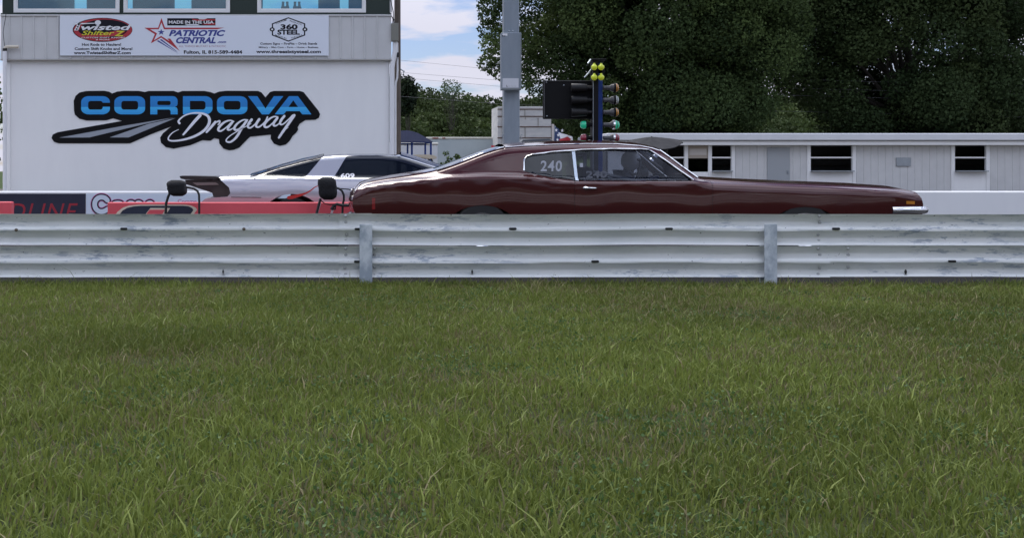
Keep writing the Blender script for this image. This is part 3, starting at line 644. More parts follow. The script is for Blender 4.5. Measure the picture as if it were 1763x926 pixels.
L_([(315, T)] + rrect(315, 365.8, T, B_, 13, 10)[0:14] + [(315, B_)], [[(327, T + ht)] + rrect(327, 353.8, T + ht, B_ - ht, 5, 4, 5)[0:10] + [(327, B_ - ht)]])
L_([(427.2, T), (443, T), (457, 187.3), (471.5, T), (487.8, T), (463, B_), (451, B_)])
L_([(473, B_), (497.5, T), (513, T), (536.2, B_), (520.5, B_), (515.8, 191.7), (492.8, 191.7), (488.2, B_)], [[(496.6, 184.7), (505, 173), (513.2, 184.7)]])
flat('stripe', mat('silver grey print', (.30, .33, .38), .45), sg, [[(101.8, 237.3), (213.6, 216.8), (300.6, 202.3), (247.7, 214.2), (153.9, 236.9)], [(188.8, 236.9), (256.2, 213.4), (302.3, 203.5), (221.3, 236.9)]], y)
def z5(pts): return [(260 + a / 5.86, 140 + b / 5.86) for a, b in pts]
mb = MB(); ky = y - .006
def S(pts, ws):
    global ky
    mb.ribbon(XZ(z5(pts), ky), [w / 5.86 * ky / F for w in ws], ky, .003); ky -= .0014
S([(495, 345), (440, 405), (385, 470), (325, 540)], [32, 30, 26, 18])
S([(287, 425), (277, 405), (300, 375), (350, 342), (430, 322), (515, 326), (572, 352), (590, 400), (572, 455), (520, 510), (430, 560), (320, 592), (225, 603), (178, 592), (180, 562), (218, 520), (280, 487)], [24, 20, 15, 14, 14, 20, 26, 30, 28, 26, 24, 20, 17, 15, 13, 10, 4])
S([(650, 412), (605, 465), (560, 515)], [26, 26, 20]); S([(590, 470), (640, 425), (690, 402), (690, 425), (676, 440)], [8, 14, 18, 16, 10])
S([(835, 408), (800, 396), (745, 412), (695, 455), (678, 492), (705, 503), (755, 470), (805, 420)], [12, 14, 20, 25, 24, 18, 12, 10]); S([(820, 415), (785, 460), (775, 488), (800, 490), (850, 460)], [24, 26, 22, 14, 6])
S([(975, 392), (930, 392), (875, 425), (842, 468), (850, 492), (890, 480), (945, 420)], [12, 14, 20, 25, 22, 14, 10]); S([(965, 400), (915, 475), (865, 560), (810, 610), (768, 612), (760, 590), (800, 550), (880, 500), (960, 455), (1010, 430)], [24, 26, 25, 20, 16, 13, 11, 10, 8, 5])
S([(1015, 388), (985, 430), (978, 462), (1005, 470), (1055, 430), (1090, 385)], [26, 26, 22, 16, 14, 18]); S([(1092, 385), (1065, 425), (1062, 458), (1095, 460), (1150, 410), (1175, 362)], [26, 26, 22, 16, 14, 16])
S([(1280, 362), (1240, 358), (1190, 385), (1148, 430), (1148, 460), (1180, 462), (1225, 425), (1268, 380)], [12, 14, 20, 25, 24, 18, 12, 10]); S([(1275, 372), (1240, 420), (1240, 448), (1270, 445), (1315, 405)], [24, 26, 22, 14, 6])
S([(1345, 352), (1312, 395), (1302, 430), (1330, 435), (1385, 390), (1430, 345)], [24, 26, 22, 14, 14, 18]); S([(1445, 345), (1390, 425), (1330, 510), (1290, 570)], [28, 28, 26, 22]); S([(1300, 545), (1340, 500), (1385, 468)], [8, 7, 4])
obj('script_lettering', mb, mat('white script print', (.80, .81, .88), .45), sg)

# ------------------------------------------------------------------ utility pole and wires behind the tower
mb = MB(); mb.tube([(XY(684.5, 37), 37, -.3), (XY(684, 37), 37, 11)], [.10, .085], 12)
up_ = thing('utility_pole', (XY(685, 37), 37, 0), 'weathered brown wooden utility pole rising behind the right corner of the tower', 'utility pole')
obj('shaft', mb, M['wood'], up_, smooth=60)
obj('cross_arm', MB().bbox(XY(684, 37) - 1.2, XY(684, 37) + 1.2, 36.85, 36.9, 9.9, 10.02, .01), M['wood'], up_)
mb = MB(); mb.tube([P(688.5, 119, 37), P(697, 124, 37)], .02, 6); mb.tube([P(694.5, 122.5, 37), P(695, 129, 37)], .012, 6); obj('bracket', mb, M['steel'], up_)
M['wire'] = mat('weathered wire', (.16, .16, .17), .6)
for k, (a, b, c, lab) in enumerate(((104, 128, 122, 'uppermost of the thin black wires sagging across the sky gap'), (125, 146, 139.5, 'middle of the thin black wires sagging across the sky gap'), (134, 158, 150, 'lowest of the thin black wires against the sky above the wood'),
                                (166, 186, 180, 'black wire crossing in front of the dark wood beside the tower'))):
    mb = MB(); Y0, Y1 = 60, 78; pts = []
    for i in range(25):
        t = i / 24; px = 688 + t * 1100; tt = min(t / .165, 1) if t < .165 else 1 + (t - .165) * 1.5
        pts.append(P(px, a + (c - a) * tt + (b - c) * max(0, t - .165), 60))
    mb.tube(pts, .006, 5); tag(obj('power_line', mb, M['wire'], origin=pts[0]), lab, 'wire', 'overhead wires')

# ------------------------------------------------------------------ cars
def paint(name, col, rough=.22, metal=.0, coat=.75):
    m = mat(name, col, rough, metal, coat=coat, spec=.25); return m
M['maroon'] = paint('maroon car paint', (.060, .0112, .0108), .15, .15)
M['silver'] = paint('silver white car paint', (.50, .51, .56), .18, .4)
M['glossblack'] = mat('gloss black car trim', (.012, .013, .018), .12, coat=.6)
M['interior'] = mat('dark car interior', (.018, .018, .022), .85)
M['seat'] = mat('black seat vinyl', (.03, .03, .034), .6)
M['redlens'] = mat('red lens', (.22, .008, .010), .25, coat=.5)
M['clearlens'] = mat('clear lamp lens', (.6, .62, .65), .1, coat=.6)

def inner_grid(poly, holes, step, margin):
    xs = [p[0] for p in poly]; zs_ = [p[1] for p in poly]; o = []
    segs = [(l[i], l[(i + 1) % len(l)]) for l in [poly] + list(holes) for i in range(len(l))]
    A = np.array([s[0] for s in segs]); Bv = np.array([s[1] for s in segs]); D = Bv - A; L2 = (D * D).sum(1) + 1e-12
    g = np.array([(x, z) for x in np.arange(min(xs) + step * .37, max(xs), step) for z in np.arange(min(zs_) + step * .31, max(zs_), step)])
    if not len(g): return o
    ok = inpoly_many(g, poly)
    for h in holes: ok &= ~inpoly_many(g, h)
    for p in g[ok]:
        t = np.clip(((p - A) * D).sum(1) / L2, 0, 1)
        if (((A + D * t[:, None] - p) ** 2).sum(1)).min() > margin ** 2: o.append((p[0], p[1]))
    return o
def densify(l, step, closed=True):
    o = []; n = len(l)
    for i in range(n if closed else n - 1):
        a, b = l[i], l[(i + 1) % n]; k = max(1, int(math.hypot(b[0] - a[0], b[1] - a[1]) / step))
        o += [(a[0] + (b[0] - a[0]) * q / k, a[1] + (b[1] - a[1]) * q / k) for q in range(k)]
    if not closed: o.append(l[-1])
    return o

class Car:
    def __init__(s, Yn, W, inset, sh, tumble, shoulder, taper, zmid, rz, bulge, top):
        s.Yn, s.W, s.Yc, s.inset = Yn, W, Yn + W, inset
        s.tumble, s.shoulder, s.zmid, s.rz, s.bulge = tumble, shoulder, zmid, rz, bulge
        s.zs = smooth_curve([s.c(*p) for p in sh], .16); s.topl = [s.c(*p) for p in top]; s.zt = smooth_curve(s.topl, .06)
        s.tap = smooth_curve([(s.c(a, 320)[0], b) for a, b in taper], .08)
    def c(s, px, py):
        Y = s.Yn + s.inset(py); return ((px - CX) * Y / F, CZ - (py - HY) * Y / F)
    def half(s, x, z):
        zs = s.zs(x); zl = min(z, zs)
        y = s.W - s.bulge * ((zl - s.zmid) / .36) ** 2
        if zl < .34: y -= .10 * ((.34 - zl) / .2) ** 2
        d = z - zs
        if d > 0:
            t = min(d / .085, 1); y -= s.shoulder * t * t * (3 - 2 * t) + s.tumble * max(0, d - .01)
        r = s.rz; zt = s.zt(x); u = min(max((z - (zt - r)) / r, 0), .86)
        y -= r * .95 * (1 - math.sqrt(1 - u * u))
        y += .0022 * math.sin(4.3 * x + 5 * z) + .0016 * math.sin(9.1 * x - 4 * z + 1) * (1 if z < zs else .4)
        return max(y * s.tap(x), .05)
    def panel(s, name, poly, m, parent, side=-1, holes=(), inset=0., step=.028, dens=.024, rows=False):
        poly = densify(poly, dens); holes = [densify(h, dens) for h in holes]
        ex = inner_grid(poly, holes, step, step * .45)
        if rows:                                             # rows of points that follow the rounded upper edge
            ex = [p for p in ex if s.zt(p[0]) - p[1] > .040]; x = s.topl[0][0] + .03; rw = []
            while x < s.topl[-1][0] - .03:
                rw += [(x, s.zt(x) - d) for d in (.007, .013, .019, .025, .032)]; x += .022
            rw = np.array(rw); ok = inpoly_many(rw, poly)
            for h in holes: ok &= ~inpoly_many(rw, h)
            B_ = np.array(poly); ok &= np.array([((B_ - q) ** 2).sum(1).min() > .005 ** 2 for q in rw]); ex += [tuple(q) for q in rw[ok]]
        v2, tr = cdt(poly, holes, ex)
        vs, ns = [], []; e = .004
        for p in v2:
            h = s.half(p.x, p.y) - inset
            hx = (s.half(p.x + e, p.y) - s.half(p.x - e, p.y)) / (2 * e); hz = (s.half(p.x, p.y + e) - s.half(p.x, p.y - e)) / (2 * e)
            vs.append((p.x, s.Yc + side * h, p.y)); n = Vector((-hx, side, -hz)).normalized(); ns.append(n)
        if side > 0: tr = [tuple(reversed(t)) for t in tr]
        me = bpy.data.meshes.new(name); me.from_pydata(vs, [], tr); me.update(); me.shade_smooth()
        o = link(name, me, m, parent); me.normals_split_custom_set_from_vertices([tuple(n) for n in ns]); return o
    def strip(s, name, path, m, parent, crown=.03, inset=0., nl=12, nx=None):
        """cross-car surface between the two sides along a side-view path"""
        vs = []; k = len(path)
        for i, (x, z) in enumerate(path):
            a = path[max(i - 1, 0)]; b = path[min(i + 1, k - 1)]; dx, dz = b[0] - a[0], b[1] - a[1]; l = math.hypot(dx, dz) or 1
            n = (-dz / l, dx / l); h = s.half(x, z) - inset
            for j in range(nl + 1):
                t = 2 * j / nl - 1; q = crown * (1 - t * t)
                vs.append((x + n[0] * q, s.Yc + t * h, z + n[1] * q))
        w = nl + 1; fs = [(i * w + j, (i + 1) * w + j, (i + 1) * w + j + 1, i * w + j + 1) for i in range(k - 1) for j in range(nl)]
        return obj(name, MB().add(vs, fs), m, parent, smooth=180)
    def trim(s, name, path, m, parent, r, side=-1, out=.004):
        p = [(x, s.Yc + side * (s.half(x, z) + out), z) for x, z in densify(path, .06, False)]
        return obj(name, MB().tube(p, r, 6), m, parent, smooth=60)
    def wheel(s, px, r, side, parent, tw=.24):
        x = (px - CX) * (s.Yn + .02) / F; y = s.Yc + side * (s.W - .13); z = r + .003
        t = MB(); t.lathe([(-tw / 2, r * .62), (-tw / 2, r * .93), (-tw * .40, r * .99), (-tw * .2, r), (tw * .2, r), (tw * .40, r * .99), (tw / 2, r * .93), (tw / 2, r * .62)], (x, y, z), (0, 1, 0), 36, False)
        w = obj('wheel', t, M['rubber'], parent, smooth=40)
        WLOC[w] = WLOC[parent].copy()
        q = MB(); yo = y + side * (tw / 2 - .03); q.lathe([(0, r * .64), (side * .02, r * .62), (side * .012, r * .55), (-side * .06, r * .50), (-side * .075, .0001)], (x, yo, z), (0, 1, 0), 30, False)
        for k in range(5):
            a = 2 * math.pi * k / 5 + .3; dx, dz = math.cos(a), math.sin(a)
            q.tube([(x + dx * r * .1, yo - side * .01, z + dz * r * .1), (x + dx * r * .56, yo - side * .03, z + dz * r * .56)], [.035, .028], 6)
        q.lathe([(-.03, r * .16), (.012, r * .15), (.02, .0001)], (x, yo, z), (0, side, 0), 16)
        obj('rim', q, M['chrome'], w, smooth=40)
def arc(cx, cy, a, b, n=16):
    """wheel arch from front to rear (photo pixels), upper half only"""
    return [(cx + a * math.cos(math.pi * k / n), cy - b * math.sin(math.pi * k / n)) for k in range(n + 1)]

# ---- maroon muscle car
chev_top = [(612, 329), (622, 319), (640, 312), (680, 305), (720, 299), (750, 293), (780, 283), (800, 275.5), (830, 263.5), (850, 257), (868, 252.6), (900, 249.8), (950, 247.6), (1010, 246.3), (1060, 246.8), (1100, 250), (1120, 253.6), (1134, 258), (1150, 268.5), (1175, 286), (1204, 305), (1215, 309), (1300, 314), (1400, 318), (1500, 322), (1560, 326), (1584, 331)]
A = Car(15.7, .95, lambda py: .02 if py > 312 else .06 + .34 * (312 - py) / 64,
        [(606, 331), (640, 323), (700, 316), (760, 311), (830, 306.5), (900, 308), (950, 313), (990, 317), (1200, 318), (1400, 323), (1592, 336)],
        .36, .085, [(600, .86), (612, .90), (640, .955), (720, 1), (1450, 1), (1550, .97), (1592, .90)], .80, .125, .03, chev_top)
car = thing('muscle_car', ((1100 - CX) * A.Yc / F, A.Yc, 0), 'dark maroon two door muscle car with a number decal on its rear side window', 'car')
win = [(902, 295), (901.5, 275), (905, 270), (914, 267.2), (950, 262.4), (1000, 258.8), (1050, 257.4), (1100, 257.8), (1113, 258.8), (1122, 263.5), (1150, 281.5), (1190, 308.5), (1191, 311.4)]
wb = [(1191, 311.4), (992, 311), (984, 310.6), (960, 307.5), (935, 303.5), (915, 299)]
door = [(988.6, 311.8), (1191, 312.2), (1226, 313), (1226, 405), (988.6, 405)]
rear = [(640, 398), (616, 380), (608, 360), (606.5, 346), (609, 335)]
front = [(1591, 341), (1594, 352), (1593, 372), (1586, 396), (1570, 404)]
bot = [(1450, 410)] + arc(1386, 398, 62, 42) + [(1322, 412), (900, 412)] + arc(830, 398, 64, 44.5) + [(764, 408)]
hole = [(988, 311)] + list(reversed(wb[2:])) + win + [(1226.6, 312.6), (1226.6, 405.6), (988, 405.6)]
hole = [(988, 310.9), (960, 307.5), (935, 303.5), (915, 299)] + win[:-1] + [(1191, 311.4), (1226.6, 312.4), (1226.6, 405.6), (988, 405.6)]
cc = lambda l: [A.c(*p) for p in l]
outl = cc(rear) + A.topl + cc(front) + cc(bot)
for sd in (-1, 1):
    A.panel('body_side', outl, M['maroon'], car, sd, [cc(hole)], rows=True)
    d = A.panel('door', cc(door), M['maroon'], car, sd)
    WLOC[d] = WLOC[car].copy()
    hx0, hz0 = A.c(1002, 323.6); hx1, _ = A.c(1029, 324)
    hb = MB(); yh = lambda x, z, o: A.Yc + sd * (A.half(x, z) + o)
    hb.tube([(hx0 + .015, yh(hx0, hz0, .0), hz0), (hx0 + .03, yh(hx0, hz0, .028), hz0), (hx1 - .04, yh(hx1, hz0, .028), hz0 - .004), (hx1 - .02, yh(hx1, hz0, 0), hz0 - .004)], [.012, .014, .011, .009], 8)
    hb.lathe([(0, .026), (.012, .022), (.016, .0001)], (hx0 + .04, yh(hx0, hz0, .004), hz0), (0, sd, 0), 12)
    obj('handle', hb, M['chrome'], d, smooth=60)
    qg = [(903.5, 294.5), (903.5, 276), (907, 271.5), (915, 269), (950, 264), (982, 261.3), (991.5, 310.5), (984, 309.8), (960, 306.8), (935, 302.8), (915, 298.3)]
    dg = [(988, 260.8), (1000, 260.2), (1050, 258.8), (1100, 259.2), (1112, 260.2), (1120, 264.5), (1148, 282.5), (1187.5, 308.5), (1187.5, 311.4), (997, 311)]
    A.panel('quarter_window', cc(qg), M['darkglass'], car, sd, inset=.016)
    A.panel('door_window', cc(dg), M['cargl'], car, sd, inset=.014)
    A.trim('window_trim', cc([(901.5, 294), (901, 275), (904.6, 269.6), (914, 266.6), (950, 261.8), (1000, 258.2), (1050, 256.8), (1100, 257.2), (1114, 258.3), (1123, 263), (1151, 281), (1195, 310)]), M['chrome'], car, .011, sd)
    A.panel('window_divider', cc([(982.2, 261), (987.6, 260.6), (996.4, 311), (991, 310.6)]), mat('brushed pillar strip', (.62, .70, .80), .35, .3), car, sd, inset=.004)
    A.trim('drip_rail', cc([(868, 254.2), (900, 251.4), (950, 249.2), (1010, 248), (1060, 248.5), (1100, 251.6), (1120, 255.3), (1134, 259.8)]), M['chrome'], car, .008, sd)
    A.trim('glass_trim', cc([(752, 292.6), (780, 283.8), (800, 276.4), (830, 264.4), (850, 258), (866, 253.6)]), M['chrome'], car, .012, sd)
    A.trim('windshield_trim', cc([(1134, 258.6), (1150, 269), (1175, 286.6), (1204, 306)]), M['chrome'], car, .012, sd)
    A.panel('marker_lamp', cc([(640.5, 341), (646, 341), (646, 361), (640.5, 361)]), M['redlens'], car, sd, inset=-.004)
    A.panel('marker_lamp', cc([(1562, 346), (1578, 346.5), (1578, 352), (1562, 351.5)]), mat('amber marker lens', (.45, .17, .02), .25, coat=.5), car, sd, inset=-.004)

    mbp = MB(); hx, hz = A.c(1160, 305); mbp.ell((hx, A.Yc + sd * (A.half(hx, hz) + .10), hz + .02), (.05, .085, .05), 12, 8).tube([(hx, A.Yc + sd * A.half(hx, hz - .03), hz - .03), (hx, A.Yc + sd * (A.half(hx, hz) + .08), hz)], .012, 6)
    if sd > 0: obj('mirror', mbp, M['chrome'], car, smooth=60)
    for wx in (830, 1386): A.wheel(wx, .34, sd, car)
T_ = A.topl
def seg(l, a, b): return densify([p for p in l[a:b + 1]], .05, False)
A.strip('rear_panel', densify(cc(rear) + [T_[0]], .04, False), M['maroon'], car, .05)
A.strip('deck_lid', seg(T_, 0, 5), M['maroon'], car, .03)
A.strip('rear_window', seg(T_, 5, 10), M['darkglass'], car, .02, .03)
A.strip('roof', seg(T_, 10, 17), M['maroon'], car, .045)
A.strip('windshield', seg(T_, 17, 20), M['cargl'], car, .06, .02)
A.strip('hood', seg(T_, 20, 26), M['maroon'], car, .045)
A.strip('front_panel', densify([T_[26]] + cc(front), .04, False), M['glossblack'], car, .05)
# bumpers, lamps, floor, cabin
b0 = A.c(616, 376); b1 = A.c(1593, 362)
for nm, (bx, bz), s_ in (('rear_bumper', b0, -1), ('front_bumper', b1, 1)):
    mb = MB(); pts = [(bx - s_ * .40, A.Yc - .90, bz), (bx - s_ * .08, A.Yc - .91, bz), (bx + s_ * .05, A.Yc - .80, bz), (bx + s_ * .10, A.Yc, bz), (bx + s_ * .05, A.Yc + .80, bz), (bx - s_ * .08, A.Yc + .91, bz), (bx - s_ * .40, A.Yc + .90, bz)]
    mb.tube(pts, .05, 8); obj(nm, mb, M['glossblack'] if s_ < 0 else M['chrome'], car, smooth=60)
for sd in (-1, 1):
    for k in (0, 1):
        mb = MB(); mb.lathe([(0, .085), (.03, .08), (.045, .05), (.05, .0001)], (A.c(1592, 346)[0] - .02, A.Yc + sd * (.72 - .19 * k), A.c(1592, 346)[1]), (1, 0, 0), 20); obj('headlight', mb, M['clearlens'], car, smooth=60)
    mb = MB(); mb.bbox(b0[0] - .04, b0[0] + .01, A.Yc + sd * .40, A.Yc + sd * .74, b0[1] + .06, b0[1] + .14, .01); obj('tail_light', mb, M['redlens'], car)
X0, X1 = A.c(680, 400)[0], A.c(1560, 400)[0]
mb = MB(); mb.box(X0, X1, A.Yc - .66, A.Yc + .66, .24, .62); obj('floor_pan', mb, M['interior'], car)
mb = MB(); zb = A.c(1100, 318)[1]
mb.box(A.c(880, 300)[0], A.c(1230, 300)[0], A.Yc - .80, A.Yc + .80, .62, .72)
mb.bbox(A.c(1178, 300)[0], A.c(1236, 300)[0], A.Yc - .80, A.Yc + .80, .66, zb + .01, .04)
mb.bbox(A.c(770, 300)[0], A.c(905, 300)[0], A.Yc - .80, A.Yc + .80, .66, zb, .04)
obj('interior', mb, M['interior'], car)
def bucket(x, y, top, name='front_seat'):
    mb = MB(); mb.bbox(x - .05, x + .50, y - .25, y + .25, .70, .84, .04)
    vs = MB(); vs.bbox(-.07, .07, y - .25, y + .25, 0, top - .74, .04)
    sh = [(x - .02 + a - .22 * c, b, c + .74) for a, b, c in vs.v]; mb.add(sh, vs.f)
    return obj(name, mb, M['seat'], car, smooth=40)
sx = A.c(1030, 300)[0]
bucket(sx, A.Yc - .40, 1.12); bucket(sx, A.Yc + .40, 1.16)
mb = MB(); rx = A.c(1010, 280)[0]
mb.tube([(rx, A.Yc - .62, .7), (rx, A.Yc - .60, 1.05), (rx + .02, A.Yc - .50, 1.28), (rx + .02, A.Yc + .50, 1.28), (rx, A.Yc + .60, 1.05), (rx, A.Yc + .62, .7)], .022, 8)
mb.tube([(rx, A.Yc - .58, 1.08), (rx + 1.0, A.Yc - .64, .86)], .020, 8).tube([(rx, A.Yc + .58, 1.08), (rx + 1.0, A.Yc + .64, .86)], .020, 8).tube([(rx, A.Yc - .6, 1.0), (rx, A.Yc + .6, 1.0)], .02, 8)
obj('roll_bar', mb, mat('grey roll bar', (.22, .23, .25), .4), car, smooth=60)
mb = MB(); cx_, cz_ = A.c(1130, 297); cyw = A.Yc + .38
ring = [(cx_ + .06 * math.cos(a) * 1.0, cyw + .18 * math.sin(a), cz_ - .02 + .17 * math.cos(a)) for a in [2 * math.pi * k / 24 for k in range(24)]]
mb.tube(ring, .016, 8, True); mb.tube([(cx_, cyw, cz_ - .02), (cx_ + .30, cyw, cz_ - .12)], .02, 8); mb.tube([ring[6], (cx_, cyw, cz_ - .02), ring[18]], .012, 6)
obj('steering_wheel', mb, M['black'], car, smooth=60)
mb = MB(); gx, gz = A.c(1125, 298); mb.lathe([(0, .055), (.09, .06), (.10, .05)], (gx - .05, A.Yc - .30, gz - .01), (1, 0, .1), 18); mb.tube([(gx + .02, A.Yc - .30, gz - .05), (gx + .1, A.Yc - .30, gz - .2)], .015, 6); obj('gauge_pod', mb, M['black'], car, smooth=50)
# window numbers and stickers lie on the glass
def decal(body, poly, zrows, m, name, bold=.03, sp=1., shear=0, c=A, parent=car, lift=.0035, inset=.016):
    mb = MB(); (a, b), (t, bs) = poly, zrows
    text(mb, body, a, b, t, bs, c.Yn + .2, bold, shear, sp)
    vs = []
    for x, yy, z in mb.v:
        px = x * F / (c.Yn + .2) + CX; py = HY - (z - CZ) * F / (c.Yn + .2); X, Z = c.c(px, py)
        vs.append((X, c.Yc - (c.half(X, Z) - inset) - lift, Z))
    m2 = MB(); m2.add(vs, mb.f); return obj(name, m2, m, parent)
M['chalk'] = mat('white window paint', (.34, .35, .39), .8)
decal('240', (930, 967), (277.5, 294.5), M['chalk'], 'number_decal', .02, 1.1)
for k in range(3):
    mbs = MB(); x0, x1 = 932 + k, 965 + k; row = 279.5 + k * 5
mbs = None
decal('240', (1009, 1046), (295, 306), mat('faint window paint', (.09, .095, .115), .8), 'number_decal', .03, inset=.014)
mbs = [(997, 281), (1003, 281), (1003.5, 288), (998, 288)]
A.panel('sticker', cc(mbs), M['chalk'], car, -1, inset=.010)

# ---- driver (seated on the far side, seen through the glass)
def skin_body(name, joints, edges, m, origin):
    me = bpy.data.meshes.new(name); me.from_pydata([Vector(j[0]) - Vector(origin) for j in joints], edges, []); me.update()
    o = bpy.data.objects.new(name, me); COL.objects.link(o); o.location = origin
    sk = o.modifiers.new('skin', 'SKIN'); su = o.modifiers.new('smooth', 'SUBSURF'); su.levels = su.render_levels = 2
    for v, j in zip(me.skin_vertices[0].data, joints): v.radius = (j[1], j[1] if len(j) < 3 else j[2]); v.use_root = False
    me.skin_vertices[0].data[0].use_root = True
    dg_ = bpy.context.evaluated_depsgraph_get(); dg_.update(); nm = bpy.data.meshes.new_from_object(o.evaluated_get(dg_))
    bpy.data.objects.remove(o); bpy.data.meshes.remove(me); nm.shade_smooth(); nm.materials.clear(); nm.materials.append(m)
    q = bpy.data.objects.new(name, nm); COL.objects.link(q); q.location = origin; WLOC[q] = Vector(origin); return q
hxp = (1086 - CX) * 17.03 / F; hyp = A.Yc + .38; hzp = CZ - (279.5 - HY) * 17.03 / F
px_, py_ = hxp - .08, hyp
J = [((px_ - .05, py_, .93 - .02), .13, .15), ((px_ - .03, py_, 1.02), .12, .15), ((px_, py_, hzp - .17), .06), ((hxp, hyp, hzp - .02), .075), ((hxp + .01, hyp, hzp + .06), .06),
     ((px_ - .02, py_ - .19, hzp - .20), .058), ((px_ + .14, py_ - .23, hzp - .33), .045), ((px_ + .36, py_ - .17, hzp - .22), .036), ((px_ + .42, py_ - .15, hzp - .19), .038),
     ((px_ - .02, py_ + .19, hzp - .20), .058), ((px_ + .14, py_ + .23, hzp - .33), .045), ((px_ + .36, py_ + .17, hzp - .22), .036), ((px_ + .42, py_ + .15, hzp - .19), .038),
     ((px_ + .02, py_, .86), .13, .15), ((px_ + .10, py_ - .10, .88), .085), ((px_ + .50, py_ - .12, .94 - .06), .065), ((px_ + .10, py_ + .10, .88), .085), ((px_ + .50, py_ + .12, .94 - .06), .065)]
E = [(0, 1), (1, 2), (2, 3), (3, 4), (1, 5), (5, 6), (6, 7), (7, 8), (1, 9), (9, 10), (10, 11), (11, 12), (0, 13), (13, 14), (14, 15), (13, 16), (16, 17)]
drv = tag(skin_body('person', J, E, mat('dark blue racing suit', (.02, .024, .06), .8), (px_, py_, .8)), 'driver in a dark racing suit and pale helmet at the wheel of the maroon car', 'person')
mb = MB(); mb.ell((hxp, hyp, hzp + .02), (.135, .115, .135), 20, 14); obj('helmet', mb, mat('pale helmet shell', (.80, .80, .82), .3), drv, smooth=60)
mb = MB(); mb.ell((hxp + .045, hyp, hzp + .03), (.105, .105, .06), 18, 10); obj('visor', mb, M['glossblack'], drv, smooth=60)
for s_ in (-1, 1):
    for k in range(4):
        mb = MB(); y0 = py_ + s_ * .15; z0 = hzp - .19 + (k - 1.5) * .019; x0 = px_ + .42
        mb.tube([(x0 - .01, y0, z0), (x0 + .045, y0 + s_ * .012, z0), (x0 + .065, y0 - s_ * .004, z0), (x0 + .05, y0 - s_ * .03, z0)], [.010, .010, .009, .007], 7); obj('gloved_finger', mb, M['black'], drv, smooth=60)
    mb = MB(); mb.tube([(x0 - .015, y0 - s_ * .02, hzp - .17), (x0 + .02, y0 - s_ * .045, hzp - .15), (x0 + .05, y0 - s_ * .04, hzp - .15)], [.013, .011, .008], 7); obj('gloved_thumb', mb, M['black'], drv, smooth=60)

# ---- silver sports car in the far lane
cam_top = [(374, 306), (385, 304.2), (430, 303), (455, 295.5), (480, 288), (520, 277.2), (557, 269.3), (600, 267), (650, 266.8), (690, 268.8), (715, 276), (740, 284), (766, 292.5), (785, 298), (850, 303), (950, 311), (1020, 320), (1070, 331)]
Bc = Car(20.05, .93, lambda py: .02 if py > 306 else .08 + .32 * (306 - py) / 40,
         [(340, 312), (380, 309.5), (430, 309), (560, 311), (780, 312), (900, 318), (1080, 340)],
         .62, .07, [(330, .86), (375, .93), (430, 1), (900, 1), (1020, .93), (1085, .78)], .66, .07, .06, cam_top)
sc_ = thing('sports_car', ((700 - CX) * Bc.Yc / F, Bc.Yc, 0), 'low silver white sports car with black tail and spoiler in the far lane', 'car')
cb = lambda l: [Bc.c(*p) for p in l]
rear2 = [(362, 372), (346, 362), (343, 350), (352, 343), (366, 340.5), (391, 339), (396.5, 333), (394, 323), (380, 311)]
front2 = [(1084, 345), (1086, 362), (1070, 378)]
bot2 = [(960, 388)] + arc(905, 378, 50, 42) + [(850, 388), (556, 386)] + arc(503, 377, 52, 43) + [(446, 382)]
h1 = [(429, 305.4), (480, 289.2), (520, 278.4), (555, 270.8), (524.5, 306.6)]
h2 = [(573, 308), (597, 268.4), (620, 267.7), (650, 267.5), (688, 269.6), (713, 276.9), (740, 285.6), (766, 294), (768, 301), (740, 308)]
g1 = [(442, 305.4), (482, 294), (520, 284), (548, 277), (522, 306.2)]
g2 = [(577, 307.6), (593, 277), (620, 274.6), (650, 274.4), (684, 277.5), (712, 285), (737, 294), (752, 301), (740, 307.6)]
for sd in (-1, 1):
    Bc.panel('body_side', cb(rear2) + Bc.topl + cb(front2) + cb(bot2), M['silver'], sc_, sd, [cb(h1), cb(h2)], rows=True)
    Bc.panel('window_frame', cb(h1), M['glossblack'], sc_, sd, [cb(g1)], inset=.004)
    Bc.panel('window_frame', cb(h2), M['glossblack'], sc_, sd, [cb(g2)], inset=.004)
    Bc.panel('quarter_window', cb(g1), M['darkglass'], sc_, sd, inset=.008)
    Bc.panel('door_window', cb(g2), M['darkglass'], sc_, sd, inset=.008)
    Bc.trim('rocker_line', cb([(398, 339.6), (450, 339.9)]), M['black'], sc_, .006, sd, .001)
    for wx in (503, 905): Bc.wheel(wx, .325, sd, sc_)
    Bc.trim('hatch_trim', cb([(431, 303.6), (480, 288.9), (520, 278.2), (556, 270.4)]), M['glossblack'], sc_, .007, sd)
T2 = Bc.topl
Bc.strip('rear_panel', densify(cb(rear2) + [T2[0]], .04, False), M['silver'], sc_, .03)
Bc.strip('rear_deck', seg(T2, 0, 2), M['silver'], sc_, .02)
Bc.strip('rear_hatch', seg(T2, 2, 6), M['glossblack'], sc_, .05, .01)
Bc.strip('roof', seg(T2, 6, 9), M['glossblack'], sc_, .03)
Bc.strip('windshield', seg(T2, 9, 12), M['cargl'], sc_, .08, .02)
Bc.strip('hood', seg(T2, 12, 17), M['silver'], sc_, .04)
Bc.strip('front_panel', densify([T2[17]] + cb(front2), .04, False), M['silver'], sc_, .06)
M['tail'] = mat('black tail panel', (.020, .019, .020), .35, coat=.3)
def cross(poly, h0, h1, m, name, parent, c):
    mb = MB(); mb.prism(cb(poly), c.Yc - h0, c.Yc + h1); return obj(name, mb, m, parent)
cross([(317, 310), (374, 309.6), (395, 323.5), (398, 332), (392.5, 339), (366, 339), (364, 332.5), (340, 324.5), (319, 317.5)], .80, .80, M['tail'], 'tail_panel', sc_, Bc)
cross([(309, 303.6), (314, 302.6), (372, 304.2), (379, 307), (370, 309), (318, 309.4), (310, 307.8)], .84, .84, M['tail'], 'spoiler', sc_, Bc)
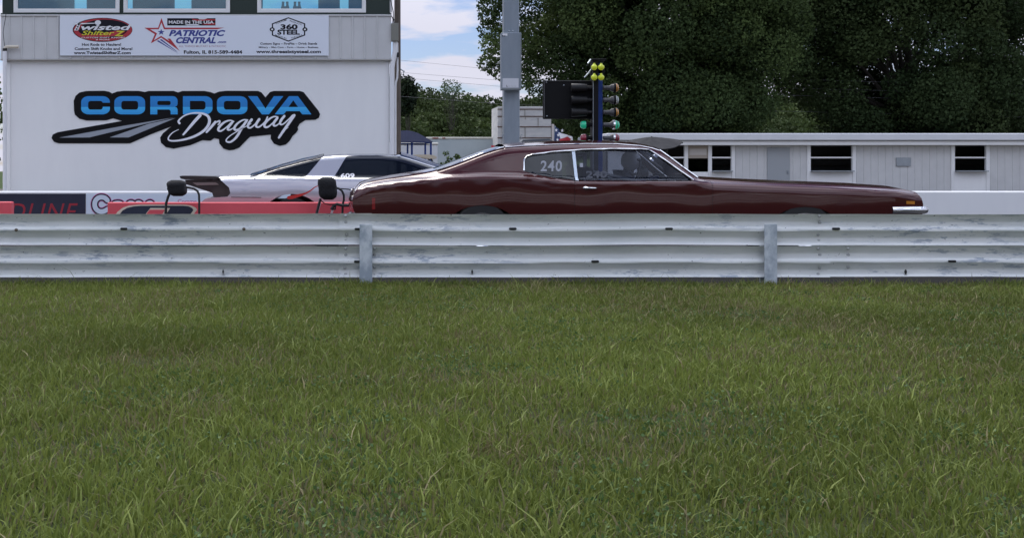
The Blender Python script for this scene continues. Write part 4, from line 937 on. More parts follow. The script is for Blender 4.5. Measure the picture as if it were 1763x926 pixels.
for k in (-1, 1):
    mb = MB(); mb.prism(cb([(352, 309), (362, 309), (366, 312.5), (356, 312.5)]), Bc.Yc + k * .6 - .03, Bc.Yc + k * .6 + .03); obj('spoiler_post', mb, M['tail'], sc_)
    mb = MB(); mb.prism(cb([(330, 314.8), (370, 314.2), (376, 318.4), (338, 319.4)]), Bc.Yc + k * .809 - .006, Bc.Yc + k * .809 + .006); obj('tail_light', mb, mat('smoked tail lens', (.20, .17, .16), .3), sc_)
decal('609', (586.5, 610.5), (299, 306.3), M['whiteink'], 'number_decal', .03, 1., 0., Bc, sc_, .004, .008)
mb = MB(); mb.box(Bc.c(400, 380)[0], Bc.c(1040, 380)[0], Bc.Yc - .62, Bc.Yc + .62, .2, .6); mb.bbox(Bc.c(500, 300)[0], Bc.c(790, 300)[0], Bc.Yc - .78, Bc.Yc + .78, .6, Bc.c(600, 312)[1], .05)
obj('interior', mb, M['interior'], sc_)
mb = MB(); fx, fz = Bc.c(438.5, 308); mb.lathe([(0, .012), (.006, .0001)], (fx, Bc.Yc - Bc.half(fx, fz), fz), (0, -1, 0), 10); obj('antenna_base', mb, M['black'], sc_)

# ------------------------------------------------------------------ start line equipment between the lanes
YBd = 18.6
def board(px0, px1, ytop, label):
    t = thing('barrier_board', ((px0 + px1) / 2 * 0 + XY((px0 + px1) / 2, YBd), YBd, 0), label, 'barrier')
    mb = MB(); mb.bbox(XY(px0, YBd), XY(px1, YBd), YBd, YBd + .16, 0, ZY(ytop, YBd), .012); obj('block', mb, M['red'], t); return t
b1_ = board(-420, 19.5, 347.5, 'cut off end of a coral red barrier board in front of the dark banner')
b2_ = board(185, 622, 348.5, 'long coral red barrier board with a cream outlined dark letter')
y = YBd - .003
def rr(x0, x1, y0, y1, rx, ry): return rrect(x0, x1, y0, y1, rx, ry, 9)
flat('letter_outline', M['cream_ink'], b2_, [[(196, 374), (202, 365), (211, 358), (222, 354), (238, 352.4), (318, 352.4), (329, 353.8), (336.5, 357.5), (339.5, 361), (331, 372), (322, 382), (190, 382)]], y, .002)
flat('letter_fill', M['navy'], b2_, [[(206, 369), (211, 362.5), (219, 358), (230, 355.4), (242, 354.4), (316, 354.4), (325, 355.4), (331, 358.4), (333, 362), (326, 371), (318, 380), (198, 380)]], y - .002, .0018)
flat('letter_outline', M['cream_ink'], b2_, [[(259, 358.2), (293, 358.2), (286, 369), (280, 377), (246, 377), (252, 367)]], y - .004, .0018)
flat('letter_fill', M['red'], b2_, [[(257.5, 361.2), (284, 361.2), (280, 368), (275, 375), (250, 375), (253, 367)]], y - .006, .0018)
M['tape'] = mat('pale tape', (.62, .50, .54), .5)
flat('tape_strip', M['tape'], b2_, [[(549, 349), (553, 349), (546, 374), (541, 374)], [(571, 360), (575, 360), (571, 374), (567, 374)]], y, .002)

def sensor(hood, label, leg, pipe, Y=18.2):
    x = XY(hood[0], Y); t = thing('timing_sensor', (x, Y, 0), label, 'sensor stand')
    cx, cy, rx, ry = hood; n = 14; mb = MB(); vs = []; r = np.random.default_rng(int(cx)); lv = 9
    for i in range(lv + 1):                       # slumped cloth hood: rounded block with folds
        v = -1 + 2 * i / lv; k = ((1 - abs(v) ** 5) ** .36 if 0 < i < lv else .5) * (1 - .05 * (1 - v))
        for q in range(n):
            a = 2 * math.pi * q / n; f = 1 + r.normal(0, .035)
            sx_ = math.copysign(abs(math.cos(a)) ** .42, math.cos(a)); sy_ = math.copysign(abs(math.sin(a)) ** .42, math.sin(a))
            vs.append((XY(cx - v * 1.5, Y) + sx_ * rx * Y / F * k * f, Y + sy_ * .16 * k * f, ZY(cy, Y) + v * ry * Y / F))
    fs = [(i * n + q, i * n + (q + 1) % n, (i + 1) * n + (q + 1) % n, (i + 1) * n + q) for i in range(lv) for q in range(n)]
    fs += [tuple(reversed(range(n))), tuple(range(lv * n, lv * n + n))]
    mb.add(vs, fs); obj('hood', mb, M['padblack'], t, smooth=80)
    mb = MB(); mb.tube([P(a, b, Y) for a, b in leg], .019, 8); obj('leg', mb, M['black'], t, smooth=60)
    mb = MB(); mb.tube([P(a, b, Y) for a, b in pipe], .016, 8); obj('curved_pipe', mb, M['black'], t, smooth=60)
    mb = MB(); mb.bbox(x - .16, x + .30, Y - .12, Y + .12, .0, .03, .008); obj('base_plate', mb, M['black'], t)
    return t
g0 = HY + CZ * F / 18.2 - 1
sensor((305, 324, 16.5, 13.8), 'black hooded timing sensor on a bent pipe behind the tail of the silver car', [(292, 333), (289, 340), (286, 350), (283, g0)], [(318, 322), (326, 323.2), (334, 325), (340, 329), (342.6, 335), (343, 346), (343, g0)])
sn = sensor((564, 324.5, 17, 19.5), 'taller black hooded timing sensor on a bent pipe behind the tail of the maroon car', [(552, 342), (549, 352), (545, 368), (543, g0)], [(577, 323.5), (583, 324.5), (589, 329), (592, 336), (592, 345), (590, 352), (588, g0)])
mb = MB(); mb.tube([P(a, b, 18.15) for a, b in ((570, 361), (575, 354), (580, 351.5), (590, 354), (602, 353.5), (606, 352))], .022, 7); mb.tube([P(a, b, 18.15) for a, b in ((578, 351), (577, 360), (571, 361))], .014, 6); obj('bracket', mb, M['black'], sn, smooth=60)
mb = MB(); mb.tube([P(a, b, 18.15) for a, b in ((553, 346), (560, 351), (568, 352.5), (576, 352))], .007, 5); mb.tube([P(a, b, 18.1) for a, b in ((586, 325), (600, 326), (612, 330), (618, 332))], .009, 5); obj('cable', mb, M['black'], sn)
rb = MB(); pts = [(547, 320.5), (541, 324), (533, 330.5), (524, 334.5), (510, 336), (498, 337)]; wd = [2, 3, 3, 4.5, 7, 10]
rb.ribbon(XZ([(496.5, 340.5), (503, 339.5), (515, 336.5), (527, 332.6), (535, 328), (541, 323.2), (547, 320.3)], 18.1), [w * 18.1 / F for w in (5, 6.5, 4.6, 2.8, 2, 1.7, 1.5)], 18.1, .004)
tag(obj('warning_ribbon', rb, mat('red ribbon', (.55, .02, .015), .6)), 'red streamer hanging off the taller hooded sensor beside the silver car', 'ribbon')

# ------------------------------------------------------------------ starting light tree
YX = 18.7
xt = thing('starting_tree', (XY(1028, YX), YX, 0), 'starting light tree with yellow bulbs on top and amber, green and red lamps', 'signal light')
M['treeblack'] = mat('black tree housing', (.006, .006, .007), .7, spec=.2)
M['treeblue'] = mat('blue post paint', (.010, .042, .21), .5, spec=.3)
M['lampbody'] = mat('grey lamp housing', (.06, .06, .065), .5)
mb = MB(); mb.bbox(XY(1018.6, YX), XY(1028, YX), YX - .10, YX + .12, 0, ZY(105, YX), .006); obj('post', mb, M['treeblack'], xt)
mb = MB(); mb.box(XY(1018.4, YX), XY(1019.3, YX), YX - .112, YX - .101, .4, ZY(136, YX)); obj('edge_strip', mb, M['steel'], xt)
mb = MB(); mb.bbox(XY(1028.2, YX), XY(1037, YX), YX - .02, YX + .12, 0, ZY(108, YX), .006); obj('blue_post', mb, M['treeblue'], xt)
mb = MB(); mb.bbox(XY(936, YX), XY(1018.3, YX), YX + .02, YX + .10, ZY(205, YX), ZY(138.5, YX), .008); p_ = obj('shade_panel', mb, M['treeblack'], xt)
mb = MB(); mb.box(XY(937, YX), XY(938, YX), YX + .005, YX + .018, ZY(203, YX), ZY(140, YX)); mb.box(XY(937, YX), XY(1018, YX), YX + .006, YX + .018, ZY(140.2, YX), ZY(139.5, YX)); obj('panel_edge', mb, M['lampbody'], p_)
mb = MB()
for a, b in ((941, 142), (971, 147), (942, 200)): mb.lathe([(0, .011), (.006, .0001)], (XY(a, YX), YX + .018, ZY(b, YX)), (0, -1, 0), 8)
obj('panel_rivet', mb, M['steel'], p_)
mb = MB(); mb.bbox(XY(1016, YX), XY(1041, YX), YX - .12, YX + .10, ZY(105.5, YX), ZY(102.5, YX), .005); mb.bbox(XY(1017, YX), XY(1041, YX), YX - .02, YX + .1, ZY(127.5, YX), ZY(119.5, YX), .005); obj('bulb_shelf', mb, M['treeblack'], xt)
mb = MB(); mb.tube([P(1017, 103, YX - .1), P(1012, 110, YX - .14)], .012, 6).tube([P(1018, 120, YX - .1), P(1010, 130, YX - .14), P(1006, 134, YX - .14)], .010, 6); obj('hood_arm', mb, M['steel'], xt)
bulbm = mat('yellow green bulb glass', (.42, .48, .03), .35, emit=((.75, .85, .05), .08))
for bx, by in ((1023, 115.5), (1035, 115.5), (1023, 133), (1035, 133)):
    mb = MB(); r = 5.2 * YX / F; mb.lathe([(-.050, .0001), (-.046, .020), (-.025, .041), (-.004, .047), (.014, .042), (.028, .026), (.038, .016), (.054, .015)], P(bx, by, YX - .16), (0, 0, 1), 18); obj('bulb', mb, bulbm, xt, smooth=70)
amber = mat('amber lens', (.55, .24, .025), .2, coat=.5); green = mat('green lens', (.01, .30, .17), .2, coat=.5, emit=((.02, .55, .30), .12)); redl = mat('red lamp lens', (.25, .02, .04), .2, coat=.5)
clear = mat('frosted lens', (.45, .48, .45), .25, coat=.4)
for row, lens in ((152, amber), (173, clear), (194, amber), (215.5, green), (238, redl)):
    z = ZY(row, YX); k = YX / F; mb = MB()
    mb.lathe([(0, .030), (10 * k, .032), (12 * k, .036), (14 * k, .052), (23.5 * k, .064)], (XY(1037, YX), YX - .06, z), (1, 0, 0), 18)
    if row > 210: pass
    l_ = obj('lamp', mb, M['lampbody'], xt, smooth=40)
    WLOC[l_] = WLOC[xt].copy()
    mb = MB(); x0 = XY(1060.5, YX) - (.02 if row < 210 else .03)
    mb.lathe([(-.028, .068), (0, .068)], (x0, YX - .06, z), (1, 0, 0), 18); obj('lamp_collar', mb, M['treeblack'] if row < 210 else M['chrome'], l_, smooth=40)
    mb = MB(); q = 1.0 if row < 210 else 1.5; mb.lathe([(0, .065), (.018 * q, .062), (.034 * q, .048), (.044 * q, .024), (.047 * q, .0001)], (x0 + .001, YX - .06, z), (1, 0, 0), 18); obj('lens', mb, lens, l_, smooth=70)
for row in (152, 173, 194):
    z = ZY(row, YX); k = YX / F; mb = MB()
    mb.lathe([(0, .030), (8 * k, .033), (9 * k, .050), (16 * k, .058), (35 * k, .064), (36 * k, .058)], (XY(1018, YX), YX - .06, z), (-1, 0, 0), 18); obj('hooded_lamp', mb, mat('black lamp hood', (.010, .010, .011), .5, spec=.3), xt, smooth=40)
for row, lens in ((215.5, green), (238, redl)):
    z = ZY(row, YX); k = YX / F; mb = MB()
    mb.lathe([(0, .028), (7 * k, .030), (8 * k, .052), (11 * k, .058)], (XY(1018, YX), YX - .06, z), (-1, 0, 0), 18); l_ = obj('lamp', mb, M['treeblack'], xt, smooth=40)
    WLOC[l_] = WLOC[xt].copy()
    mb = MB(); mb.lathe([(0, .054), (.025, .058), (.06, .052), (.075, .035), (.08, .0001)], (XY(1007, YX), YX - .06, z), (-1, 0, 0), 18); obj('lens', mb, lens, l_, smooth=70)

# ------------------------------------------------------------------ barrier wall with banners beyond the far lane
YW = 24.2
wl = struct('barrier_wall', MB().bbox(-40, 60, YW, YW + .35, 0, ZY(329.5, YW), .02), M['wall'], origin=(0, YW, 0)); del wl['kind']
tag(wl, 'long low white concrete wall beyond the far lane', 'wall')
def banner(px0, px1, m, label, ytop=333.5):
    t = thing('banner', (XY((px0 + px1) / 2, YW - .01), YW - .01, .08), label, 'banner')
    obj('sheet', MB().box(XY(px0, YW), XY(px1, YW), YW - .010, YW - .004, .08, ZY(ytop, YW)), m, t); return t
n1 = banner(-240, 147.6, M['navy'], 'dark navy banner with slanted red letters on the low wall')
n2 = banner(148.4, 620, M['vinyl'], 'pale blue white banner with bubble letters outlined in pink on the low wall')
y = YW - .012
mb = MB(); text(mb, 'DLINE', 16, 134, 350.3, 378, y, .0, .28, 1.12); obj('lettering', mb, mat('red banner lettering', (.34, .02, .035), .5), n1)
BUB = [[(185, 345), (180, 340.6), (172, 339.8), (165.5, 344), (163, 351), (164.5, 358.5), (170, 363.5), (178, 364), (186, 360)],
       [(203, 347.5), (196, 349), (191.5, 356), (194, 366), (202, 370), (210, 366), (212.5, 356), (209, 349), (203, 347.5)],
       [(219, 374), (219, 353), (223, 347.5), (229, 348), (232, 354), (232, 374)], [(232, 354), (236, 347.5), (242, 348), (245, 354), (245, 374)],
       [(252, 374), (252, 353), (256, 347.5), (261, 348), (264, 354), (264, 374)]]
def bub(name, m, grow, yy):
    for k, p in enumerate(BUB):
        w = (9.5 if k == 0 else 5.0) + grow; mb = MB(); mb.ribbon(XZ(p, yy - k * .0003), [w * yy / F] * len(p), yy - k * .0003, .0012); obj(name, mb, m, n2)
bub('letter_outline', M['pink'], 5, y); bub('letter_outline', M['ink'], 2.8, y - .003); bub('letter', M['vinyl'], -1.4, y - .006)
mb = MB(); text(mb, 'Comme', 306, 338.5, 343.4, 349.5, y, .01); obj('lettering', mb, M['pink'], n2)

# ------------------------------------------------------------------ grey steel pole
YP = 27.0
pl = thing('light_pole', (XY(881.5, YP), YP, 0), 'tall grey square steel pole carrying a long grey electrical cabinet', 'pole')
mb = MB(); mb.bbox(XY(868, YP), XY(895, YP), YP, YP + .33, -.2, ZY(150, YP), .02); mb.bbox(XY(867.8, YP), XY(894, YP), YP + .002, YP + .32, ZY(151, YP), 9.5, .02); obj('shaft', mb, M['polegrey'], pl)
mb = MB(); mb.bbox(XY(861, YP), XY(895.2, YP), YP - .22, YP - .003, ZY(156.5, YP), ZY(58.5, YP), .008); cb_ = obj('cabinet', mb, M['polegrey'], pl); WLOC[cb_] = WLOC[pl].copy()
mb = MB(); mb.box(XY(861.4, YP), XY(894.6, YP), YP - .226, YP - .2205, ZY(155, YP), ZY(154.2, YP)); mb.box(XY(893.2, YP), XY(893.8, YP), YP - .226, YP - .2205, ZY(154, YP), ZY(60, YP)); obj('cabinet_seam', mb, M['boxgrey'], cb_)
mb = MB(); mb.box(XY(863, YP), XY(890.5, YP), YP - .2235, YP - .2205, ZY(152.5, YP), ZY(136.5, YP)); st = obj('notice', mb, mat('faded notice', (.55, .56, .60), .6), cb_)
mb = MB(); text(mb, 'L', 872, 874.2, 146.8, 150, YP - .2245, .03); obj('lettering', mb, M['ink'], cb_); mb = MB(); text(mb, '\u2013 \u2013 \u2013', 875, 889, 147.5, 149.6, YP - .2245, .01); obj('lettering', mb, M['ink'], cb_)
mb = MB(); mb.box(XY(863, YP), XY(871.3, YP), YP - .2235, YP - .2205, ZY(64, YP), ZY(60.3, YP)); obj('number_plate', mb, M['whiteink'], cb_)
mb = MB(); text(mb, 'A3', 864, 870, 61, 63.4, YP - .2245, .02); obj('lettering', mb, M['ink'], cb_)
mb = MB()
for px in (864.5 + 12, 883): mb.lathe([(0, .02), (.012, .0001)], (XY(px, YP), YP, ZY(54, YP)), (0, -1, 0), 8)
obj('bolt', mb, M['steel'], pl)
for px in (865.5, 897.5):
    mb = MB(); mb.tube([P(px + a, b, YP + .1) for a, b in ((2, 232), (0, 232), (-1.0, 235), (-.6, 238), (2, 238.5))], .008, 6); obj('hook', mb, M['steel'], pl)
mb = MB(); mb.prism(XZ([(846, 250.5), (868, 252), (868, 260), (846, 262)], 26.9), 26.9, 26.93); tag(obj('pennant', mb, mat('red pennant', (.50, .03, .05), .6)), 'small red pennant at the left of the grey pole above the maroon roof', 'flag')

# ------------------------------------------------------------------ paddock behind
def trailer(px0, px1, ytop, Y, name, label, m, marks=()):
    x0, x1 = XY(px0, Y), XY(px1, Y); zt = ZY(ytop, Y); t = thing(name, ((x0 + x1) / 2, Y, 0), label, 'trailer')
    mb = MB(); mb.bbox(x0, x1, Y, Y + 2.4, .55, zt - .09, .03); obj('body', mb, m, t)
    mb = MB(); mb.bbox(x0 - .03, x1 + .03, Y - .03, Y + 2.43, zt - .088, zt, .02); obj('roof_rail', mb, mat('cream roof rail', (.62, .60, .54), .5), t)
    for a in marks:
        mb = MB(); mb.bbox(XY(a, Y) - .07, XY(a, Y) + .07, Y - .05, Y - .031, zt - .07, zt - .02, .008); obj('marker_lamp', mb, M['redlens'], t)
    for k in (.42, .56):
        xw = x0 + (x1 - x0) * k
        for yy in (Y + .2, Y + 2.2):
            mb = MB(); mb.lathe([(-.12, .2), (-.12, .36), (-.09, .38), (.09, .38), (.12, .36), (.12, .0001)], (xw, yy, .385), (0, 1, 0), 24); w = obj('wheel', mb, M['rubber'], t, smooth=40)
    mb = MB(); mb.box(x0 + .3, x1 - .3, Y + .4, Y + 2.0, .40, .549); mb.tube([(x1, Y + 1.2, .45), (x1 + 1.2, Y + 1.2, .45), (x1 + 1.2, Y + 1.2, 0)], .05, 6); obj('chassis', mb, M['black'], t)
    return t
M['trl'] = mat('pale grey green trailer skin', (.42, .47, .48), .45, var=.6, col2=(.36, .41, .43))
M['trl2'] = mat('white trailer skin', (.60, .61, .63), .45, var=.8, col2=(.53, .54, .57))
trailer(735, 905, 236.2, 58, 'enclosed_trailer', 'long pale grey green enclosed trailer with a cream roof rail below the wood', M['trl'], (747, 752, 764))
trailer(640, 753.5, 245.6, 50, 'enclosed_trailer', 'white enclosed trailer behind the dark blue canopy', M['trl2'])
# slatted trailer
Y = 56.0
sl = thing('stock_trailer', (XY(905, Y), Y + 1.2, 0), 'tall weathered white panelled trailer with rusty horizontal rails beside the grey pole', 'trailer')
pm = mat('weathered white panel', (.52, .51, .49), .8, var=1.6, col2=(.42, .42, .42), stretch=(1, 1, 2.5)); rm = mat('rusty rail', (.14, .075, .05), .9, var=5, col2=(.09, .05, .035))
rows = [183, 188.4, 200.8, 218.6, 237.6, 262]
for i in range(5):
    x1 = 934 if i < 2 else (947 if i < 4 else 950)
    mb = MB(); mb.bbox(XY(857, Y), XY(949, Y), Y + .0, Y + .05, ZY(rows[i + 1] - .6, Y), ZY(rows[i] + .6, Y), .01); obj('side_panel', mb, pm, sl)
    mb = MB(); mb.box(XY(856.5, Y), XY(949.5, Y), Y - .03, Y + .06, ZY(rows[i + 1] + .55, Y), ZY(rows[i + 1] - .55, Y)); obj('rail', mb, rm, sl)
mb = MB()
for px, a, b in ((903.5, 189, 200), (904.5, 201, 206), (926.5, 203, 217.5), (904, 220, 237)): mb.box(XY(px - .9, Y), XY(px + .9, Y), Y - .02, Y - .001, ZY(b, Y), ZY(a, Y))
obj('seam', mb, mat('grey seam', (.28, .27, .25), .8), sl)
mb = MB(); mb.bbox(XY(864.5, Y), XY(868.5, Y), Y - .10, Y - .035, .5, ZY(176.5, Y), .01); up_m = mat('pale upright', (.55, .50, .47), .8); obj('upright', mb, up_m, sl)
mb = MB(); mb.bbox(XY(949.7, Y), XY(954, Y), Y - .03, Y + .06, .5, ZY(214, Y), .01); obj('upright', mb, up_m, sl)
mb = MB(); mb.box(XY(857, Y), XY(949, Y), Y + .06, Y + 2.4, .7, ZY(184, Y)); obj('load_bed', mb, pm, sl)
for xw in (XY(880, Y), XY(925, Y)):
    mb = MB(); mb.lathe([(-.14, .2), (-.14, .42), (-.1, .45), (.1, .45), (.14, .42), (.14, .2)], (xw, Y + .25, .45), (0, 1, 0), 24); obj('wheel', mb, M['rubber'], sl, smooth=40)
# dark tarpaulined cart in front of it
Y = 48.0
mb = MB(); prof = [(-.95, 0), (-.95, .95), (-.86, 1.12), (-.66, 1.2), (.4, 1.22), (.75, 1.12), (.9, .9), (.95, 0)]; x = XY(929, Y); zt = ZY(239.3, Y)
mb.prism([(x + a * .92, b / 1.22 * zt) for a, b in reversed(prof)], Y, Y + 1.6); tag(obj('covered_cart', mb, mat('dark grey tarpaulin', (.075, .085, .10), .7), smooth=30), 'dark grey tarpaulin covered cart in front of the slatted trailer', 'cart')
# flag hung on a staff
Y = 46.0
fg = thing('flag', (XY(952.5, Y), Y, 0), 'drooping flag with white stars on blue and red and white stripes beside the slatted trailer', 'flag')
mb = MB(); mb.tube([P(952, 294 + CZ * F / Y, Y), P(955.5, 217, Y)], .03, 8); obj('staff', mb, M['polegrey'], fg)
def cloth(poly, m, name, ph, off):
    mb = MB(); l = densify(XZ(poly, Y), .06); ex = inner_grid(l, [], .07, .03); v2, tr = cdt(l, [], ex)
    mb.add([(p.x, Y - .03 - off + .06 * math.sin(p.x * 9 + p.y * 3 + ph), p.y) for p in v2], tr); return obj(name, mb, m, fg, smooth=180)
cloth([(953, 248), (955.5, 219), (962, 222), (967, 232), (966, 243), (963, 262), (953, 262)], mat('flag blue', (.03, .05, .13), .8), 'blue_field', 0, 0)
cloth([(963, 262), (966, 243), (961, 228), (968, 230), (976, 232), (985, 236), (988, 262)], M['whiteink'], 'white_stripe', 0, .004)
cloth([(964, 246), (962, 240), (970, 238), (977, 235.5), (983, 240), (979, 244)], M['redink'], 'red_stripe', 0, .012)
cloth([(968, 252), (975, 247), (986, 246), (988, 252), (970, 258)], M['redink'], 'red_stripe', 0, .012)
for a, b in ((957, 224.5), (968, 225), (960.5, 233), (959, 241), (958, 248)): cloth(star(a, b, 2.8, 3.4, .45), M['whiteink'], 'star', 0, .02)
# blue canopy
Y = 44.0
ca = thing('canopy', (XY(711, Y), Y + 1, 0), 'dark blue fabric canopy with a curved roof on thin navy posts beside the tower', 'canopy')
mb = MB(); top = [(676, 228), (684, 224.3), (698, 224.2), (708, 226), (718, 230), (730, 237), (741, 244.5)]; n = len(top); vs = []
yy = [Y - .9, Y + 2.4]
for th in (0, .025):
    for v in yy:
        for a, b in top: q = P(a, b, Y); vs.append((q.x, v, q.z - th - (.0 if v > Y else .42 * (1 - (a - 676) / 70))))
fs = [(i, i + 1, n + i + 1, n + i) for i in range(n - 1)] + [(2 * n + i + n, 2 * n + i + n + 1, 2 * n + i + 1, 2 * n + i) for i in range(n - 1)] + [(i, 2 * n + i, 2 * n + i + 1, i + 1) for i in range(n - 1)]
mb.add(vs, fs); ncl = mat('faded navy cloth', (.018, .022, .055), .8, var=9, col2=(.028, .034, .075), stretch=(6, .2, .2))
obj('roof_cloth', mb, mat('faded navy cloth', (.018, .022, .055), .8, var=9, col2=(.028, .034, .075), stretch=(6, .2, .2)), ca, smooth=60)
v2, tr = cdt([(676, 246), (742, 246), (730, 238.5), (718, 231.5), (708, 227.8), (698, 226.2), (684, 227), (676, 230.5)][::-1], [], [(690, 238), (705, 238), (720, 240)])
mb = MB(); mb.add([(XY(p.x, Y), Y - 1.0 - .25 * (p.y - 226) / 20, ZY(p.y, Y)) for p in v2], tr); obj('side_cloth', mb, ncl, ca, smooth=180)
mb = MB(); mb.tube([(XY(676, Y), Y - .85, ZY(245, Y)), (XY(741, Y), Y - .85, ZY(246, Y))], .035, 6); mb.tube([(XY(676, Y), Y + 2.3, ZY(245, Y)), (XY(741, Y), Y + 2.3, ZY(246, Y))], .03, 6); obj('frame', mb, M['treeblue'], ca)
for px, yv in ((707, Y - .85), (739, Y - .85), (680, Y - .85), (707, Y + 2.3), (739, Y + 2.3)):
    mb = MB(); mb.tube([(XY(px, Y), yv, 0), (XY(px, Y), yv, ZY(245, Y))], .034, 8); obj('post', mb, M['treeblue'], ca)
# golf cart
Y = 34.0
gc = thing('golf_cart', (XY(722, Y), Y, 0), 'golf cart with a cream roof parked behind the silver car', 'golf cart')
mb = MB(); rp_ = [(693, 271.2), (700, 268), (716, 266.8), (735, 266.8), (745, 268), (749.5, 271), (748.5, 273.8), (736, 273.6), (725, 271.8), (712, 273), (700, 274)]
mb.prism(XZ(list(reversed(rp_)), Y), Y - .6, Y + .6); obj('roof', mb, mat('cream cart roof', (.60, .52, .40), .5), gc, smooth=40)
cz0 = ZY(273, Y)
for px, b2 in ((702, 700), (740, 746)):
    for s_ in (-.55, .55): mb = MB(); mb.tube([(XY(px, Y), Y + s_, cz0), (XY(px + 3, Y), Y + s_, cz0 - .12), (XY(b2, Y), Y + s_, .6)], .025, 6); obj('roof_post', mb, M['black'], gc, smooth=60)
mb = MB(); z1 = .72; xg0, xg1 = XY(690, Y), XY(757, Y)
mb.prism([(xg0, .28), (xg1, .28), (xg1 + .02, .55), (xg1 - .12, .78), (xg1 - .30, .80), (xg1 - .36, .38), (xg0 + .50, .38), (xg0 + .45, .62), (xg0, .66)], Y - .58, Y + .58); obj('body', mb, mat('cream cart body', (.52, .47, .37), .5), gc)
mb = MB(); mb.bbox(xg0 + .06, xg0 + .48, Y - .54, Y + .54, .665, .75, .03); mb.bbox(xg0 + .0, xg0 + .10, Y - .54, Y + .54, .755, 1.02, .03); obj('seat', mb, M['seat'], gc)
for xw in (xg0 + .18, xg1 - .16):
    for s_ in (-.52, .52): mb = MB(); mb.lathe([(-.09, .1), (-.09, .2), (-.06, .22), (.06, .22), (.09, .2), (.09, .1)], (xw, Y + s_, .22), (0, 1, 0), 20); obj('wheel', mb, M['rubber'], gc, smooth=40)
mb = MB(); mb.tube([(xg1 - .3, Y - .25, .7), (xg1 - .42, Y - .25, .92)], .02, 6); mb.tube([(xg1 - .42 + .05 * math.cos(a), Y - .25 + .16 * math.sin(a), .93 + .13 * math.cos(a)) for a in [2 * math.pi * k / 16 for k in range(16)]], .012, 6, True); obj('steering_wheel', mb, M['black'], gc)

# concession building at the right
Y = 52.0
cs = thing('concession_stand', (XY(1450, Y), Y + 3, 0), 'long low white concession building with a deep white fascia and dark serving windows', 'building')
xa, xb = XY(1040, Y), XY(2100, Y); z0, z1 = ZY(250.5, Y), ZY(230.3, Y)
mb = MB(); mb.bbox(xa, xb, Y - .55, Y + 6, ZY(242.6, Y), z1, .03); obj('fascia', mb, mat('white fascia metal', (.66, .67, .70), .5, var=1, col2=(.60, .61, .64)), cs)
mb = MB(); mb.bbox(xa + .05, xb - .05, Y - .42, Y + 5.9, z0, ZY(243.2, Y), .01); obj('soffit_board', mb, M['white'], cs)
zr, zc = ZY(271.5, Y), ZY(296, Y)
bays = [(1043, 1093, 'wall'), (1093, 1181, 'win'), (1181, 1222, 'board'), (1222, 1262, 'win'), (1262, 1392, 'wall'), (1392, 1470, 'win'), (1470, 1640, 'wall'), (1640, 1700, 'win'), (1700, 2080, 'wall')]
boards = mat('tan menu board', (.36, .31, .26), .7); sheets = mat('pale menu sheet', (.52, .48, .44), .7)
for a, b, kind_ in bays:
    x0, x1 = XY(a + 3.2, Y), XY(b - 3.2, Y)
    obj('upright', MB().bbox(XY(b - 3.15, Y), XY(b + 3.15, Y), Y - .06, Y + .10, 0, z0 - .005, .01), M['white'], cs)
    if kind_ == 'wall':
        xx = x0; n = max(1, round((x1 - x0) / .30)); w_ = (x1 - x0) / n; pr = []
        for k in range(n): q = x0 + k * w_; pr += [(q, Y), (q + .02, Y + .018), (q + .04, Y)]
        pr.append((x1, Y)); m_ = len(pr)
        obj('wall_panel', MB().add([(u, v, 0) for u, v in pr] + [(u, v, z0 - .005) for u, v in pr], [(k, k + 1, m_ + k + 1, m_ + k) for k in range(m_ - 1)]), M['siding'], cs); continue
    obj('counter_wall', MB().box(x0, x1, Y - .03, Y + .05, 0, zc), M['wall'], cs)
    if kind_ == 'win':
        obj('window_rail', MB().box(x0, x1, Y - .02, Y + .04, zr - .03, zr + .03), M['white'], cs)
        obj('serving_counter', MB().bbox(x0, x1, Y - .30, Y + .3, zc + .002, zc + .05, .008), M['steel'], cs)
    else:
        obj('menu_board', MB().box(x0, x1, Y + .0, Y + .06, zr - .03, z0 - .005), boards, cs)
        obj('menu_sheet', MB().box(x0 + .06, x1 - .06, Y - .012, Y - .002, zr + .1, z0 - .14), sheets, cs)
        obj('pane', MB().box(x0, x1, Y + .0, Y + .012, zc + .002, zr - .032), M['darkglass'], cs)
xd = XY(1340, Y); dr = obj('door', MB().bbox(xd - .46, xd + .46, Y - .05, Y - .002, .02, 2.0, .01), mat('grey door', (.33, .35, .37), .5), cs); WLOC[dr] = WLOC[cs].copy()
obj('handle', MB().bbox(xd + .34, xd + .40, Y - .10, Y - .052, .95, 1.08, .01), M['steel'], dr)
xd = XY(1555, Y); obj('vent', MB().bbox(xd - .3, xd + .3, Y - .06, Y - .002, 1.25, 1.6, .01), M['steel'], cs)
for k, lv_ in enumerate((.9, 1.3, 1.7)):
    obj('shelf', MB().box(xa + .3, xb - .3, Y + 2.6, Y + 2.99, lv_, lv_ + .03), M['wood'], cs)
mb = MB(); mb.box(xa + .1, xb - .1, Y + 3, Y + 3.1, 0, z0); mb.box(xa + .1, xa + .2, Y + .11, Y + 2.99, 0, z0); mb.box(xb - .2, xb - .1, Y + .11, Y + 2.99, 0, z0); obj('inner_wall', mb, mat('dim inner wall', (.10, .10, .10), .9), cs)
